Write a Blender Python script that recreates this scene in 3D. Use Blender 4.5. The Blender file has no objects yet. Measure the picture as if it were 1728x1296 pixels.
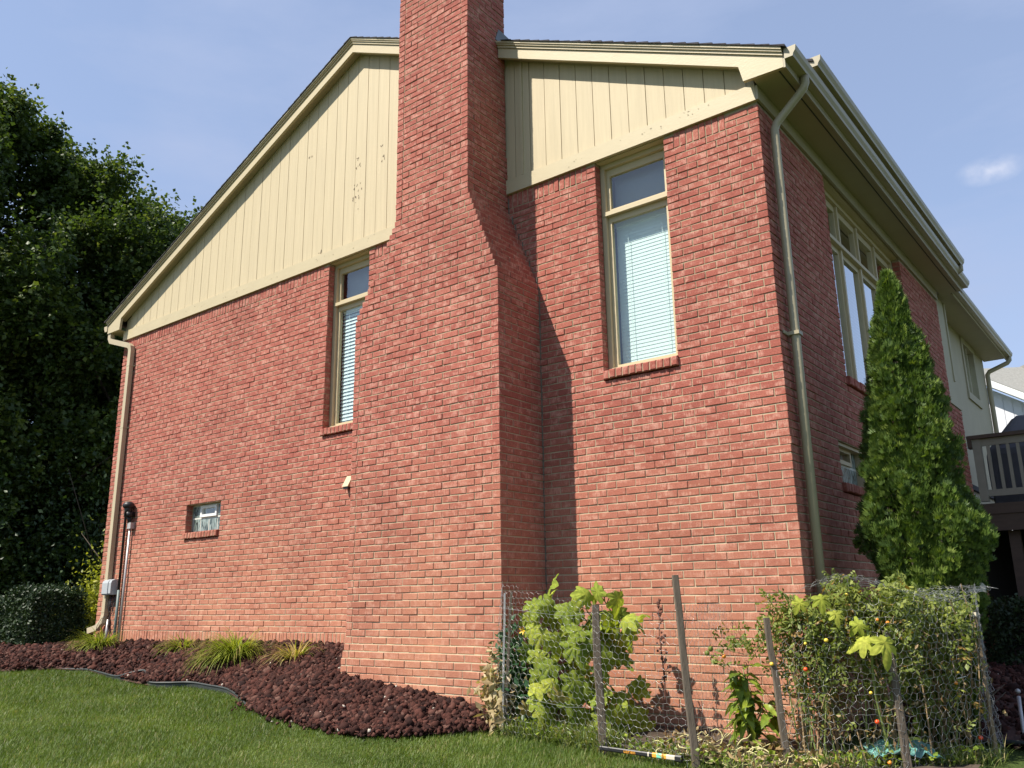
import bpy, math, random
import numpy as np
from mathutils import Matrix, Vector

R = np.random.RandomState(7)
random.seed(7)
SC = bpy.context.scene
COL = SC.collection

# ------------------------------------------------------------------ camera
cam_d = bpy.data.cameras.new("camera")
cam_d.sensor_width = 36.0
cam_d.lens = 1430.63 / 1728 * 36.0
cam_d.clip_end = 2000
cam = bpy.data.objects.new("camera", cam_d)
COL.objects.link(cam)
cX = Vector((0.78630756, 0.61765042, -0.01511214))
cU = Vector((0.16582536, -0.18741739, 0.96818215))
cF = Vector((-0.59516583, 0.76379492, 0.24978982))
CAM = Vector((13.2089, -6.5963, 1.6))
m = Matrix.Identity(4)
for i in range(3):
    m[i][0] = cX[i]; m[i][1] = cU[i]; m[i][2] = -cF[i]; m[i][3] = CAM[i]
cam.matrix_world = m
SC.camera = cam

# ------------------------------------------------------------------ sky, sun, exposure
SUN_TRAVEL = Vector((0.364, 0.667, -1.0)).normalized()
to_sun = -SUN_TRAVEL
el = math.asin(to_sun.z)
rot = math.atan2(to_sun.x, to_sun.y)
world = bpy.data.worlds.new("World")
SC.world = world
world.use_nodes = True
wn = world.node_tree.nodes; wl = world.node_tree.links
wn.clear()
sky = wn.new("ShaderNodeTexSky")
sky.sky_type = 'NISHITA'
sky.sun_disc = False
sky.sun_elevation = el
sky.sun_rotation = rot
sky.altitude = 100
sky.air_density = 1.0
sky.dust_density = 0.5
sky.ozone_density = 2.0
bg = wn.new("ShaderNodeBackground"); bg.inputs['Strength'].default_value = 0.12
wo = wn.new("ShaderNodeOutputWorld")
tc = wn.new("ShaderNodeTexCoord")
mp = wn.new("ShaderNodeMapping"); mp.inputs['Scale'].default_value = (1.6, 2.6, 7.0)
nz = wn.new("ShaderNodeTexNoise"); nz.inputs['Scale'].default_value = 1.3
nz.inputs['Detail'].default_value = 7; nz.inputs['Roughness'].default_value = 0.58
cr = wn.new("ShaderNodeValToRGB")
cr.color_ramp.elements[0].position = 0.42; cr.color_ramp.elements[0].color = (0.50, 0.50, 0.50, 1)
cr.color_ramp.elements[1].position = 0.80; cr.color_ramp.elements[1].color = (0.95, 0.95, 0.95, 1)
mx = wn.new("ShaderNodeMixRGB"); mx.inputs['Color2'].default_value = (2.3, 2.75, 3.95, 1)   # thin even summer haze over the whole dome
wl.new(tc.outputs['Generated'], mp.inputs['Vector']); wl.new(mp.outputs[0], nz.inputs['Vector'])
wl.new(nz.outputs['Fac'], cr.inputs['Fac']); wl.new(cr.outputs['Color'], mx.inputs['Fac'])
wl.new(sky.outputs[0], mx.inputs['Color1'])
# one small wisp of cloud low in the sky at the right
wd = (cF * 1430.63 + cX * (1672 - 864) - cU * (287 - 648)).normalized()
w_loc = wn.new("ShaderNodeVectorMath"); w_loc.operation = 'SUBTRACT'; w_loc.inputs[1].default_value = wd
w_len = wn.new("ShaderNodeVectorMath"); w_len.operation = 'MULTIPLY'; w_len.inputs[1].default_value = (1.0, 1.0, 2.3)
w_l2 = wn.new("ShaderNodeVectorMath"); w_l2.operation = 'LENGTH'
w_mr = wn.new("ShaderNodeMapRange"); w_mr.inputs['From Min'].default_value = 0.034; w_mr.inputs['From Max'].default_value = 0.0
w_nz = wn.new("ShaderNodeTexNoise"); w_nz.inputs['Scale'].default_value = 38; w_nz.inputs['Detail'].default_value = 6
w_ml = wn.new("ShaderNodeMath"); w_ml.operation = 'MULTIPLY'
w_mx = wn.new("ShaderNodeMixRGB"); w_mx.inputs['Color2'].default_value = (3.9, 4.1, 4.8, 1)
wl.new(tc.outputs['Generated'], w_loc.inputs[0]); wl.new(w_loc.outputs[0], w_len.inputs[0]); wl.new(w_len.outputs[0], w_l2.inputs[0])
wl.new(w_l2.outputs['Value'], w_mr.inputs['Value']); wl.new(tc.outputs['Generated'], w_nz.inputs['Vector'])
w_cr = wn.new('ShaderNodeMapRange'); w_cr.inputs['From Min'].default_value = 0.40; w_cr.inputs['From Max'].default_value = 0.72
wl.new(w_nz.outputs['Fac'], w_cr.inputs['Value'])
wl.new(w_mr.outputs[0], w_ml.inputs[0]); wl.new(w_cr.outputs[0], w_ml.inputs[1])
wl.new(w_ml.outputs[0], w_mx.inputs['Fac']); wl.new(mx.outputs[0], w_mx.inputs['Color1']); wl.new(w_mx.outputs[0], bg.inputs['Color'])
wl.new(bg.outputs[0], wo.inputs['Surface'])

sun_d = bpy.data.lights.new("sun", 'SUN')
sun_d.energy = 5.0
sun_d.angle = math.radians(0.53)
sun_d.color = (1.0, 0.93, 0.82)
sun = bpy.data.objects.new("sun", sun_d)
COL.objects.link(sun)
sun.rotation_euler = SUN_TRAVEL.to_track_quat('-Z', 'Y').to_euler()
sun.location = (2, -12, 18)

SC.view_settings.view_transform = 'Standard'
SC.view_settings.look = 'None'
SC.view_settings.gamma = 1.0
SC.view_settings.use_curve_mapping = False
SC.view_settings.exposure = 0.78

# ------------------------------------------------------------------ materials
def N(mat, t, **kw):
    n = mat.node_tree.nodes.new(t)
    for k, v in kw.items():
        if k in n.inputs.keys():
            n.inputs[k].default_value = v
        else:
            setattr(n, k, v)
    return n

def newmat(name):
    mt = bpy.data.materials.new(name); mt.use_nodes = True
    mt.node_tree.nodes.clear()
    out = mt.node_tree.nodes.new("ShaderNodeOutputMaterial")
    return mt, out, mt.node_tree.links

def ramp(mat, stops):
    n = mat.node_tree.nodes.new("ShaderNodeValToRGB")
    e = n.color_ramp.elements
    while len(e) < len(stops): e.new(0.5)
    for i, (p, c) in enumerate(stops):
        e[i].position = p
        e[i].color = (c[0], c[1], c[2], 1) if not isinstance(c, (int, float)) else (c, c, c, 1)
    return n

def plain(name, col, rough=0.6, metal=0.0, var=0.12, scale=6.0, bump=0.0, bscale=60.0, spec=0.4, stretch=(1, 1, 1)):
    """paint / plastic / metal with mild procedural variation in tone and relief"""
    mt, out, L = newmat(name)
    b = N(mt, "ShaderNodeBsdfPrincipled", Roughness=rough, Metallic=metal)
    b.inputs['Specular IOR Level'].default_value = spec
    g = N(mt, "ShaderNodeNewGeometry")
    mpn = N(mt, "ShaderNodeMapping"); mpn.inputs['Scale'].default_value = stretch
    L.new(g.outputs['Position'], mpn.inputs['Vector'])
    n = N(mt, "ShaderNodeTexNoise", Scale=scale, Detail=6.0, Roughness=0.65)
    L.new(mpn.outputs[0], n.inputs['Vector'])
    r = ramp(mt, [(0.25, tuple(c * (1 - var) for c in col)), (0.75, tuple(min(1, c * (1 + var)) for c in col))])
    L.new(n.outputs['Fac'], r.inputs['Fac']); L.new(r.outputs[0], b.inputs['Base Color'])
    if bump > 0:
        n2 = N(mt, "ShaderNodeTexNoise", Scale=bscale, Detail=4.0)
        L.new(mpn.outputs[0], n2.inputs['Vector'])
        bp = N(mt, "ShaderNodeBump", Strength=bump, Distance=0.004)
        L.new(n2.outputs['Fac'], bp.inputs['Height']); L.new(bp.outputs[0], b.inputs['Normal'])
    L.new(b.outputs[0], out.inputs['Surface'])
    return mt

def brick_material():
    mt, out, L = newmat("brick")
    b = N(mt, "ShaderNodeBsdfPrincipled", Roughness=0.88)
    b.inputs['Specular IOR Level'].default_value = 0.2
    at = N(mt, "ShaderNodeAttribute", attribute_name="rnd")
    g = N(mt, "ShaderNodeNewGeometry")
    sep = N(mt, "ShaderNodeSeparateXYZ"); L.new(g.outputs['Position'], sep.inputs[0])
    ad = N(mt, "ShaderNodeMath", operation='ADD')
    L.new(sep.outputs['X'], ad.inputs[0]); L.new(sep.outputs['Y'], ad.inputs[1])
    cmb = N(mt, "ShaderNodeCombineXYZ")
    L.new(ad.outputs[0], cmb.inputs['X']); L.new(sep.outputs['Z'], cmb.inputs['Z'])
    rm = N(mt, "ShaderNodeMath", operation='MULTIPLY'); rm.inputs[1].default_value = 13.0
    L.new(at.outputs['Fac'], rm.inputs[0]); L.new(rm.outputs[0], cmb.inputs['Y'])
    # body tone of each brick
    r0 = ramp(mt, [(0.0, (0.272, 0.077, 0.058)), (0.25, (0.312, 0.092, 0.069)), (0.6, (0.338, 0.104, 0.077)), (0.9, (0.360, 0.119, 0.087)), (1.0, (0.372, 0.133, 0.096))])
    L.new(at.outputs['Fac'], r0.inputs['Fac'])
    # vertical pale smears, broken into short lengths
    mp1 = N(mt, "ShaderNodeMapping"); mp1.inputs['Scale'].default_value = (105, 1, 13)
    L.new(cmb.outputs[0], mp1.inputs['Vector'])
    n1 = N(mt, "ShaderNodeTexNoise", Scale=1.0, Detail=5.0, Roughness=0.7); L.new(mp1.outputs[0], n1.inputs['Vector'])
    mp2 = N(mt, "ShaderNodeMapping"); mp2.inputs['Scale'].default_value = (11, 0.9, 19)
    L.new(cmb.outputs[0], mp2.inputs['Vector'])
    n2 = N(mt, "ShaderNodeTexNoise", Scale=1.0, Detail=2.0); L.new(mp2.outputs[0], n2.inputs['Vector'])
    ml = N(mt, "ShaderNodeMath", operation='MULTIPLY'); L.new(n1.outputs['Fac'], ml.inputs[0]); L.new(n2.outputs['Fac'], ml.inputs[1])
    r1 = ramp(mt, [(0.25, 0.0), (0.30, 0.38), (0.38, 0.85)])
    L.new(ml.outputs[0], r1.inputs['Fac'])
    mx1 = N(mt, "ShaderNodeMixRGB"); mx1.inputs['Color2'].default_value = (0.52, 0.265, 0.205, 1)
    L.new(r1.outputs[0], mx1.inputs['Fac']); L.new(r0.outputs[0], mx1.inputs['Color1'])
    # darker grain
    n3 = N(mt, "ShaderNodeTexNoise", Scale=95.0, Detail=4.0, Roughness=0.7); L.new(g.outputs['Position'], n3.inputs['Vector'])
    r3 = ramp(mt, [(0.35, 0.72), (0.6, 1.08)]); L.new(n3.outputs['Fac'], r3.inputs['Fac'])
    mx2 = N(mt, "ShaderNodeMixRGB", blend_type='MULTIPLY'); mx2.inputs['Fac'].default_value = 1.0
    L.new(mx1.outputs[0], mx2.inputs['Color1']); L.new(r3.outputs[0], mx2.inputs['Color2'])
    # salt and splash weathering low on the wall, patchy
    n4 = N(mt, "ShaderNodeTexNoise", Scale=1.1, Detail=5.0, Roughness=0.6); L.new(g.outputs['Position'], n4.inputs['Vector'])
    mr = N(mt, "ShaderNodeMapRange"); mr.inputs['From Min'].default_value = 3.4; mr.inputs['From Max'].default_value = 0.7
    mr.inputs['To Min'].default_value = 0.0; mr.inputs['To Max'].default_value = 1.0
    L.new(sep.outputs['Z'], mr.inputs['Value'])
    m4 = N(mt, "ShaderNodeMath", operation='MULTIPLY'); L.new(n4.outputs['Fac'], m4.inputs[0]); L.new(mr.outputs[0], m4.inputs[1])
    mx3 = N(mt, "ShaderNodeMixRGB"); mx3.inputs['Color2'].default_value = (0.52, 0.27, 0.155, 1)
    L.new(m4.outputs[0], mx3.inputs['Fac']); L.new(mx2.outputs[0], mx3.inputs['Color1'])
    n5 = N(mt, "ShaderNodeTexNoise", Scale=0.55, Detail=7.0, Roughness=0.62); L.new(g.outputs['Position'], n5.inputs['Vector'])
    r5 = ramp(mt, [(0.32, 0.84), (0.5, 1.0), (0.70, 1.10)]); L.new(n5.outputs['Fac'], r5.inputs['Fac'])
    mx5 = N(mt, "ShaderNodeMixRGB", blend_type='MULTIPLY'); mx5.inputs['Fac'].default_value = 1.0
    L.new(mx3.outputs[0], mx5.inputs['Color1']); L.new(r5.outputs[0], mx5.inputs['Color2'])
    L.new(mx5.outputs[0], b.inputs['Base Color'])
    bp = N(mt, "ShaderNodeBump", Strength=0.55, Distance=0.004)
    ah = N(mt, "ShaderNodeMath", operation='ADD'); L.new(n3.outputs['Fac'], ah.inputs[0]); L.new(n1.outputs['Fac'], ah.inputs[1])
    L.new(ah.outputs[0], bp.inputs['Height']); L.new(bp.outputs[0], b.inputs['Normal'])
    L.new(b.outputs[0], out.inputs['Surface'])
    return mt

def leaf_material(name, c0, c1, c2, trans=0.3, rough=0.5, spec=0.35, rare=None):
    mt, out, L = newmat(name)
    at = N(mt, "ShaderNodeAttribute", attribute_name="rnd")
    stops = [(0.0, c0), (0.5, c1), (0.93, c2)]
    if rare: stops.append((0.97, rare))
    r = ramp(mt, stops); L.new(at.outputs['Fac'], r.inputs['Fac'])
    g = N(mt, "ShaderNodeNewGeometry")
    n = N(mt, "ShaderNodeTexNoise", Scale=40.0, Detail=3.0); L.new(g.outputs['Position'], n.inputs['Vector'])
    rr = ramp(mt, [(0.3, 0.75), (0.7, 1.2)]); L.new(n.outputs['Fac'], rr.inputs['Fac'])
    mm = N(mt, "ShaderNodeMixRGB", blend_type='MULTIPLY'); mm.inputs['Fac'].default_value = 1.0
    L.new(r.outputs[0], mm.inputs['Color1']); L.new(rr.outputs[0], mm.inputs['Color2'])
    b = N(mt, "ShaderNodeBsdfPrincipled", Roughness=rough); b.inputs['Specular IOR Level'].default_value = spec
    t = N(mt, "ShaderNodeBsdfTranslucent")
    ty = N(mt, "ShaderNodeMixRGB", blend_type='MULTIPLY'); ty.inputs['Fac'].default_value = 1.0
    ty.inputs['Color2'].default_value = (1.25, 1.3, 0.55, 1)
    L.new(mm.outputs[0], ty.inputs['Color1'])
    L.new(mm.outputs[0], b.inputs['Base Color']); L.new(ty.outputs[0], t.inputs['Color'])
    mix = N(mt, "ShaderNodeMixShader"); mix.inputs['Fac'].default_value = trans
    L.new(b.outputs[0], mix.inputs[1]); L.new(t.outputs[0], mix.inputs[2])
    L.new(mix.outputs[0], out.inputs['Surface'])
    return mt

def rnd_material(name, stops, rough=0.9, bump=0.0, bscale=80.0, spec=0.2):
    mt, out, L = newmat(name)
    at = N(mt, "ShaderNodeAttribute", attribute_name="rnd")
    r = ramp(mt, stops); L.new(at.outputs['Fac'], r.inputs['Fac'])
    g = N(mt, "ShaderNodeNewGeometry")
    n = N(mt, "ShaderNodeTexNoise", Scale=bscale, Detail=4.0, Roughness=0.7); L.new(g.outputs['Position'], n.inputs['Vector'])
    rr = ramp(mt, [(0.3, 0.65), (0.7, 1.2)]); L.new(n.outputs['Fac'], rr.inputs['Fac'])
    mm = N(mt, "ShaderNodeMixRGB", blend_type='MULTIPLY'); mm.inputs['Fac'].default_value = 1.0
    L.new(r.outputs[0], mm.inputs['Color1']); L.new(rr.outputs[0], mm.inputs['Color2'])
    b = N(mt, "ShaderNodeBsdfPrincipled", Roughness=rough); b.inputs['Specular IOR Level'].default_value = spec
    L.new(mm.outputs[0], b.inputs['Base Color'])
    if bump:
        bp = N(mt, "ShaderNodeBump", Strength=bump, Distance=0.006); L.new(n.outputs['Fac'], bp.inputs['Height']); L.new(bp.outputs[0], b.inputs['Normal'])
    L.new(b.outputs[0], out.inputs['Surface'])
    return mt

def glass_material(name, tint=(0.92, 0.97, 0.96), refl=(1, 1, 1), ior=1.52, wob=0.0):
    mt, out, L = newmat(name)
    t = N(mt, "ShaderNodeBsdfTransparent"); t.inputs['Color'].default_value = (*tint, 1)
    g = N(mt, "ShaderNodeBsdfGlossy"); g.inputs['Roughness'].default_value = 0.0; g.inputs['Color'].default_value = (*refl, 1)
    f = N(mt, "ShaderNodeFresnel", IOR=ior)
    ml = N(mt, "ShaderNodeMath", operation='MULTIPLY'); ml.inputs[1].default_value = 2.5; ml.use_clamp = True
    gb = N(mt, "ShaderNodeNewGeometry")                # only the outward face of the pane mirrors
    fr1 = N(mt, "ShaderNodeMath", operation='SUBTRACT'); fr1.inputs[0].default_value = 1.0
    L.new(gb.outputs['Backfacing'], fr1.inputs[1])
    fm = N(mt, "ShaderNodeMath", operation='MULTIPLY')
    L.new(f.outputs[0], fm.inputs[0]); L.new(fr1.outputs[0], fm.inputs[1]); L.new(fm.outputs[0], ml.inputs[0])
    if wob > 0:
        ge = N(mt, "ShaderNodeNewGeometry")
        n = N(mt, "ShaderNodeTexNoise", Scale=2.5, Detail=1.0); L.new(ge.outputs['Position'], n.inputs['Vector'])
        bp = N(mt, "ShaderNodeBump", Strength=wob, Distance=0.01); L.new(n.outputs['Fac'], bp.inputs['Height']); L.new(bp.outputs[0], g.inputs['Normal'])
    mix = N(mt, "ShaderNodeMixShader")
    L.new(ml.outputs[0], mix.inputs['Fac']); L.new(t.outputs[0], mix.inputs[1]); L.new(g.outputs[0], mix.inputs[2])
    L.new(mix.outputs[0], out.inputs['Surface'])
    return mt

TAN = (0.466, 0.388, 0.247)
M = {}
M['brick'] = brick_material()
def mortar_material():
    mt, out, L = newmat("mortar")
    g = N(mt, "ShaderNodeNewGeometry")
    sep = N(mt, "ShaderNodeSeparateXYZ"); L.new(g.outputs['Position'], sep.inputs[0])
    n = N(mt, "ShaderNodeTexNoise", Scale=2.2, Detail=6.0, Roughness=0.65); L.new(g.outputs['Position'], n.inputs['Vector'])
    r = ramp(mt, [(0.3, (0.27, 0.22, 0.145)), (0.7, (0.39, 0.325, 0.215))]); L.new(n.outputs['Fac'], r.inputs['Fac'])
    mr = N(mt, "ShaderNodeMapRange"); mr.inputs['From Min'].default_value = 4.8; mr.inputs['From Max'].default_value = 0.9
    L.new(sep.outputs['Z'], mr.inputs['Value'])
    ml = N(mt, "ShaderNodeMath", operation='MULTIPLY'); L.new(mr.outputs[0], ml.inputs[0]); L.new(n.outputs['Fac'], ml.inputs[1])
    mx_ = N(mt, "ShaderNodeMixRGB"); mx_.inputs['Color2'].default_value = (0.62, 0.53, 0.37, 1)
    L.new(ml.outputs[0], mx_.inputs['Fac']); L.new(r.outputs[0], mx_.inputs['Color1'])
    b = N(mt, "ShaderNodeBsdfPrincipled", Roughness=0.95); b.inputs['Specular IOR Level'].default_value = 0.1
    L.new(mx_.outputs[0], b.inputs['Base Color'])
    n2 = N(mt, "ShaderNodeTexNoise", Scale=160.0, Detail=3.0); L.new(g.outputs['Position'], n2.inputs['Vector'])
    bp = N(mt, "ShaderNodeBump", Strength=0.5, Distance=0.003); L.new(n2.outputs['Fac'], bp.inputs['Height']); L.new(bp.outputs[0], b.inputs['Normal'])
    L.new(b.outputs[0], out.inputs['Surface']); return mt
M['mortar'] = mortar_material()
M['paint'] = plain("tan_paint", TAN, 0.6, var=0.085, scale=26.0, bump=0.3, bscale=170, stretch=(1, 1, 0.045))
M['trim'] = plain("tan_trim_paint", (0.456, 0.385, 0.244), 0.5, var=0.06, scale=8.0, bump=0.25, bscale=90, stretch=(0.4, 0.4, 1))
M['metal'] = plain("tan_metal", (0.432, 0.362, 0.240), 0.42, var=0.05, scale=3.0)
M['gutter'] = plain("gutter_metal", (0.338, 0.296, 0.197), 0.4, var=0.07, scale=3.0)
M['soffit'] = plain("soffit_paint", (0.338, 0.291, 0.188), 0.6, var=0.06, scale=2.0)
M['chip'] = plain("weathered_wood", (0.15, 0.11, 0.075), 0.9, var=0.3, scale=60)
M['shingle'] = plain("dark_shingle", (0.042, 0.038, 0.042), 0.95, var=0.45, scale=30, bump=0.5, bscale=120)
M['grey_shingle'] = plain("grey_shingle", (0.27, 0.265, 0.24), 0.95, var=0.25, scale=14, bump=0.4, bscale=60)
M['frame'] = plain("window_paint", (0.470, 0.390, 0.244), 0.5, var=0.04, scale=6.0)
M['glass'] = glass_material("window_glass", wob=0.02)
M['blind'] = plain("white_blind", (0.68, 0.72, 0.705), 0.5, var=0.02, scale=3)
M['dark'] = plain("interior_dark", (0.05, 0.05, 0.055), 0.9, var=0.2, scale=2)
M['dimblind'] = plain("shaded_blind", (0.20, 0.225, 0.25), 0.6, var=0.05, scale=3)  # white blind darkened in colour for the shaded side windows
M['shade'] = plain("transom_grey", (0.22, 0.235, 0.265), 0.8, var=0.03, scale=3)  # tone of the panels added behind the transom glass
M['seal'] = plain("old_sealant", (0.15, 0.135, 0.105), 0.8, var=0.35, scale=14)
M['flash'] = plain("grey_flashing", (0.16, 0.165, 0.16), 0.45, metal=0.5, var=0.15, scale=10)
M['white'] = plain("white_vinyl", (0.68, 0.68, 0.67), 0.45, var=0.03, scale=4)
def block_material():
    mt, out, L = newmat("glass_block")
    g = N(mt, "ShaderNodeNewGeometry")
    mp_ = N(mt, "ShaderNodeMapping"); mp_.inputs['Scale'].default_value = (34, 34, 7); L.new(g.outputs['Position'], mp_.inputs['Vector'])
    n = N(mt, "ShaderNodeTexNoise", Scale=1.0, Detail=3.0, Distortion=1.2); L.new(mp_.outputs[0], n.inputs['Vector'])
    r = ramp(mt, [(0.40, (0.02, 0.03, 0.03)), (0.47, (0.10, 0.13, 0.12)), (0.54, (0.23, 0.285, 0.265)), (0.75, (0.31, 0.37, 0.345))]); L.new(n.outputs['Fac'], r.inputs['Fac'])
    b = N(mt, "ShaderNodeBsdfPrincipled", Roughness=0.12); b.inputs['Specular IOR Level'].default_value = 0.6
    L.new(r.outputs[0], b.inputs['Base Color'])
    bp = N(mt, "ShaderNodeBump", Strength=0.4, Distance=0.01); L.new(n.outputs['Fac'], bp.inputs['Height']); L.new(bp.outputs[0], b.inputs['Normal'])
    L.new(b.outputs[0], out.inputs['Surface']); return mt
M['gblock'] = block_material()
M['gmortar'] = plain("pale_grout", (0.55, 0.55, 0.50), 0.9, var=0.1, scale=20)
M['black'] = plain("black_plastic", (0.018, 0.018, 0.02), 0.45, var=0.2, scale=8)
M['greybox'] = plain("grey_plastic", (0.36, 0.38, 0.395), 0.4, var=0.04, scale=6)
M['conduit'] = plain("grey_conduit", (0.42, 0.40, 0.39), 0.4, metal=0.3, var=0.1, scale=5)
M['greenpipe'] = plain("green_grey_pipe", (0.12, 0.16, 0.15), 0.5, var=0.15, scale=8)
M['wood'] = plain("grey_weathered_stake", (0.125, 0.099, 0.074), 0.92, var=0.38, scale=7.0, bump=0.8, bscale=40, stretch=(6, 6, 0.7))
M['stickwood'] = plain("brown_stake", (0.23, 0.165, 0.10), 0.85, var=0.3, scale=9, bump=0.5, bscale=50, stretch=(4, 4, 0.7))
M['wire'] = plain("galvanised_wire", (0.46, 0.46, 0.45), 0.38, metal=0.7, var=0.25, scale=9)
M['bark'] = plain("bark", (0.085, 0.065, 0.05), 0.95, var=0.4, scale=8, bump=0.9, bscale=30, stretch=(3, 3, 0.6))
M['stem'] = plain("green_stem", (0.15, 0.19, 0.05), 0.6, var=0.3, scale=12)
M['drystem'] = plain("dry_stem", (0.24, 0.165, 0.085), 0.85, var=0.35, scale=14)
M['palestem'] = plain("pale_dried_vine", (0.50, 0.46, 0.22), 0.8, var=0.25, scale=14)
M['darkstem'] = plain("dead_brown_stem", (0.12, 0.05, 0.035), 0.9, var=0.3, scale=14)
M['edging'] = plain("black_edging", (0.035, 0.041, 0.04), 0.5, var=0.25, scale=10)
M['deckpaint'] = plain("deck_paint", (0.29, 0.265, 0.205), 0.6, var=0.08, scale=6)
M['deckbrown'] = plain("deck_brown", (0.09, 0.06, 0.042), 0.7, var=0.2, scale=9, stretch=(0.5, 2, 2))
M['deck_shade_wall'] = plain("deck_shade_dark", (0.028, 0.024, 0.021), 0.9, var=0.2, scale=5)  # near-black colour stands in for the deep shade under the deck
M['cover'] = plain("grey_grill_cover", (0.10, 0.10, 0.115), 0.62, var=0.18, scale=4, bump=0.5, bscale=9)
M['wing'] = plain("wing_siding_paint", (0.40, 0.36, 0.245), 0.7, var=0.06, scale=3, bump=0.2, bscale=50)
M['teal'] = plain("teal_plastic_sheet", (0.13, 0.30, 0.27), 0.3, var=0.25, scale=12, spec=0.6)
M['orange'] = plain("orange_print", (0.80, 0.36, 0.04), 0.5, var=0.05)
M['mint'] = plain("mint_print", (0.20, 0.60, 0.42), 0.5, var=0.05)
M['cream'] = plain("cream_tape", (0.58, 0.52, 0.40), 0.7, var=0.1, scale=20)
M['bladegrey'] = plain("scuffed_grey_blade", (0.33, 0.32, 0.27), 0.55, var=0.3, scale=14)
M['siding_white'] = plain("white_siding", (0.62, 0.63, 0.67), 0.6, var=0.03)
M['fence_beige'] = plain("beige_fence", (0.30, 0.25, 0.18), 0.8, var=0.15)
M['maple'] = leaf_material("maple_leaf", (0.030, 0.056, 0.013), (0.068, 0.108, 0.023), (0.145, 0.182, 0.038), 0.34, rare=(0.17, 0.20, 0.055))
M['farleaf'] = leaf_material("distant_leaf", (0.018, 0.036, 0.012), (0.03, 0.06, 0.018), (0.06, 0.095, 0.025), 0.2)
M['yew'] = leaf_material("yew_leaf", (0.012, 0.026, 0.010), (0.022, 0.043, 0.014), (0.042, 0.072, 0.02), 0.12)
M['gold'] = leaf_material("golden_leaf", (0.16, 0.19, 0.02), (0.30, 0.32, 0.04), (0.46, 0.45, 0.06), 0.35)
M['thuja'] = leaf_material("arborvitae_leaf", (0.030, 0.062, 0.012), (0.085, 0.142, 0.023), (0.185, 0.245, 0.042), 0.27, rough=0.55)
M['spruce'] = leaf_material("spruce_needle", (0.03, 0.06, 0.045), (0.055, 0.095, 0.07), (0.10, 0.15, 0.11), 0.1)
M['squash'] = leaf_material("cucumber_leaf", (0.14, 0.20, 0.030), (0.27, 0.335, 0.050), (0.42, 0.45, 0.070), 0.38, rough=0.75, spec=0.15, rare=(0.42, 0.36, 0.10))
M['squashold'] = leaf_material("yellowed_leaf", (0.34, 0.25, 0.09), (0.44, 0.36, 0.11), (0.52, 0.46, 0.16), 0.35)
M['lobed'] = leaf_material("lobed_leaf", (0.20, 0.26, 0.035), (0.33, 0.38, 0.055), (0.45, 0.47, 0.08), 0.38, rough=0.7, spec=0.15)
M['pepper'] = leaf_material("pepper_leaf", (0.085, 0.14, 0.02), (0.20, 0.28, 0.035), (0.36, 0.42, 0.055), 0.40, rough=0.4, spec=0.35)
M['tomato_leaf'] = leaf_material("tomato_leaf", (0.085, 0.12, 0.026), (0.20, 0.245, 0.052), (0.35, 0.37, 0.09), 0.38, rare=(0.32, 0.20, 0.06))
M['drydleaf'] = leaf_material("dried_leaf", (0.16, 0.09, 0.04), (0.28, 0.19, 0.085), (0.45, 0.36, 0.20), 0.25)
M['kale'] = leaf_material("dark_green_leaf", (0.03, 0.085, 0.035), (0.05, 0.12, 0.05), (0.09, 0.17, 0.06), 0.25, rough=0.4)
M['clump'] = leaf_material("clump_grass", (0.13, 0.18, 0.022), (0.23, 0.28, 0.033), (0.36, 0.39, 0.055), 0.38, rare=(0.44, 0.34, 0.13))
M['blade'] = leaf_material("lawn_blade", (0.066, 0.112, 0.017), (0.125, 0.190, 0.030), (0.235, 0.285, 0.066), 0.36, rough=0.5, rare=(0.30, 0.27, 0.12))
M['weed'] = leaf_material("weed_blade", (0.08, 0.13, 0.03), (0.16, 0.22, 0.05), (0.29, 0.32, 0.10), 0.35, rare=(0.40, 0.34, 0.17))
M['rock'] = rnd_material("lava_rock", [(0.0, (0.020, 0.009, 0.008)), (0.5, (0.052, 0.020, 0.015)), (0.85, (0.092, 0.034, 0.025)), (0.97, (0.13, 0.070, 0.054)), (0.992, (0.50, 0.45, 0.38))], 0.95, bump=0.9, bscale=110)
M['soilrock'] = plain("red_stone_bed", (0.055, 0.024, 0.018), 0.98, var=0.5, scale=22, bump=1.0, bscale=60)
M['soil'] = plain("garden_soil", (0.062, 0.044, 0.030), 0.98, var=0.45, scale=12, bump=1.0, bscale=40)
M['tom_red'] = plain("ripe_tomato_skin", (0.72, 0.075, 0.015), 0.25, var=0.1, scale=30, spec=0.5)
M['tom_orange'] = plain("orange_tomato_skin", (0.78, 0.27, 0.03), 0.25, var=0.1, scale=30, spec=0.5)
M['tom_yellow'] = plain("yellow_tomato_skin", (0.75, 0.52, 0.06), 0.25, var=0.1, scale=30, spec=0.5)
M['petal'] = plain("yellow_petal", (0.85, 0.58, 0.02), 0.5, var=0.1, scale=30)

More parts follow.
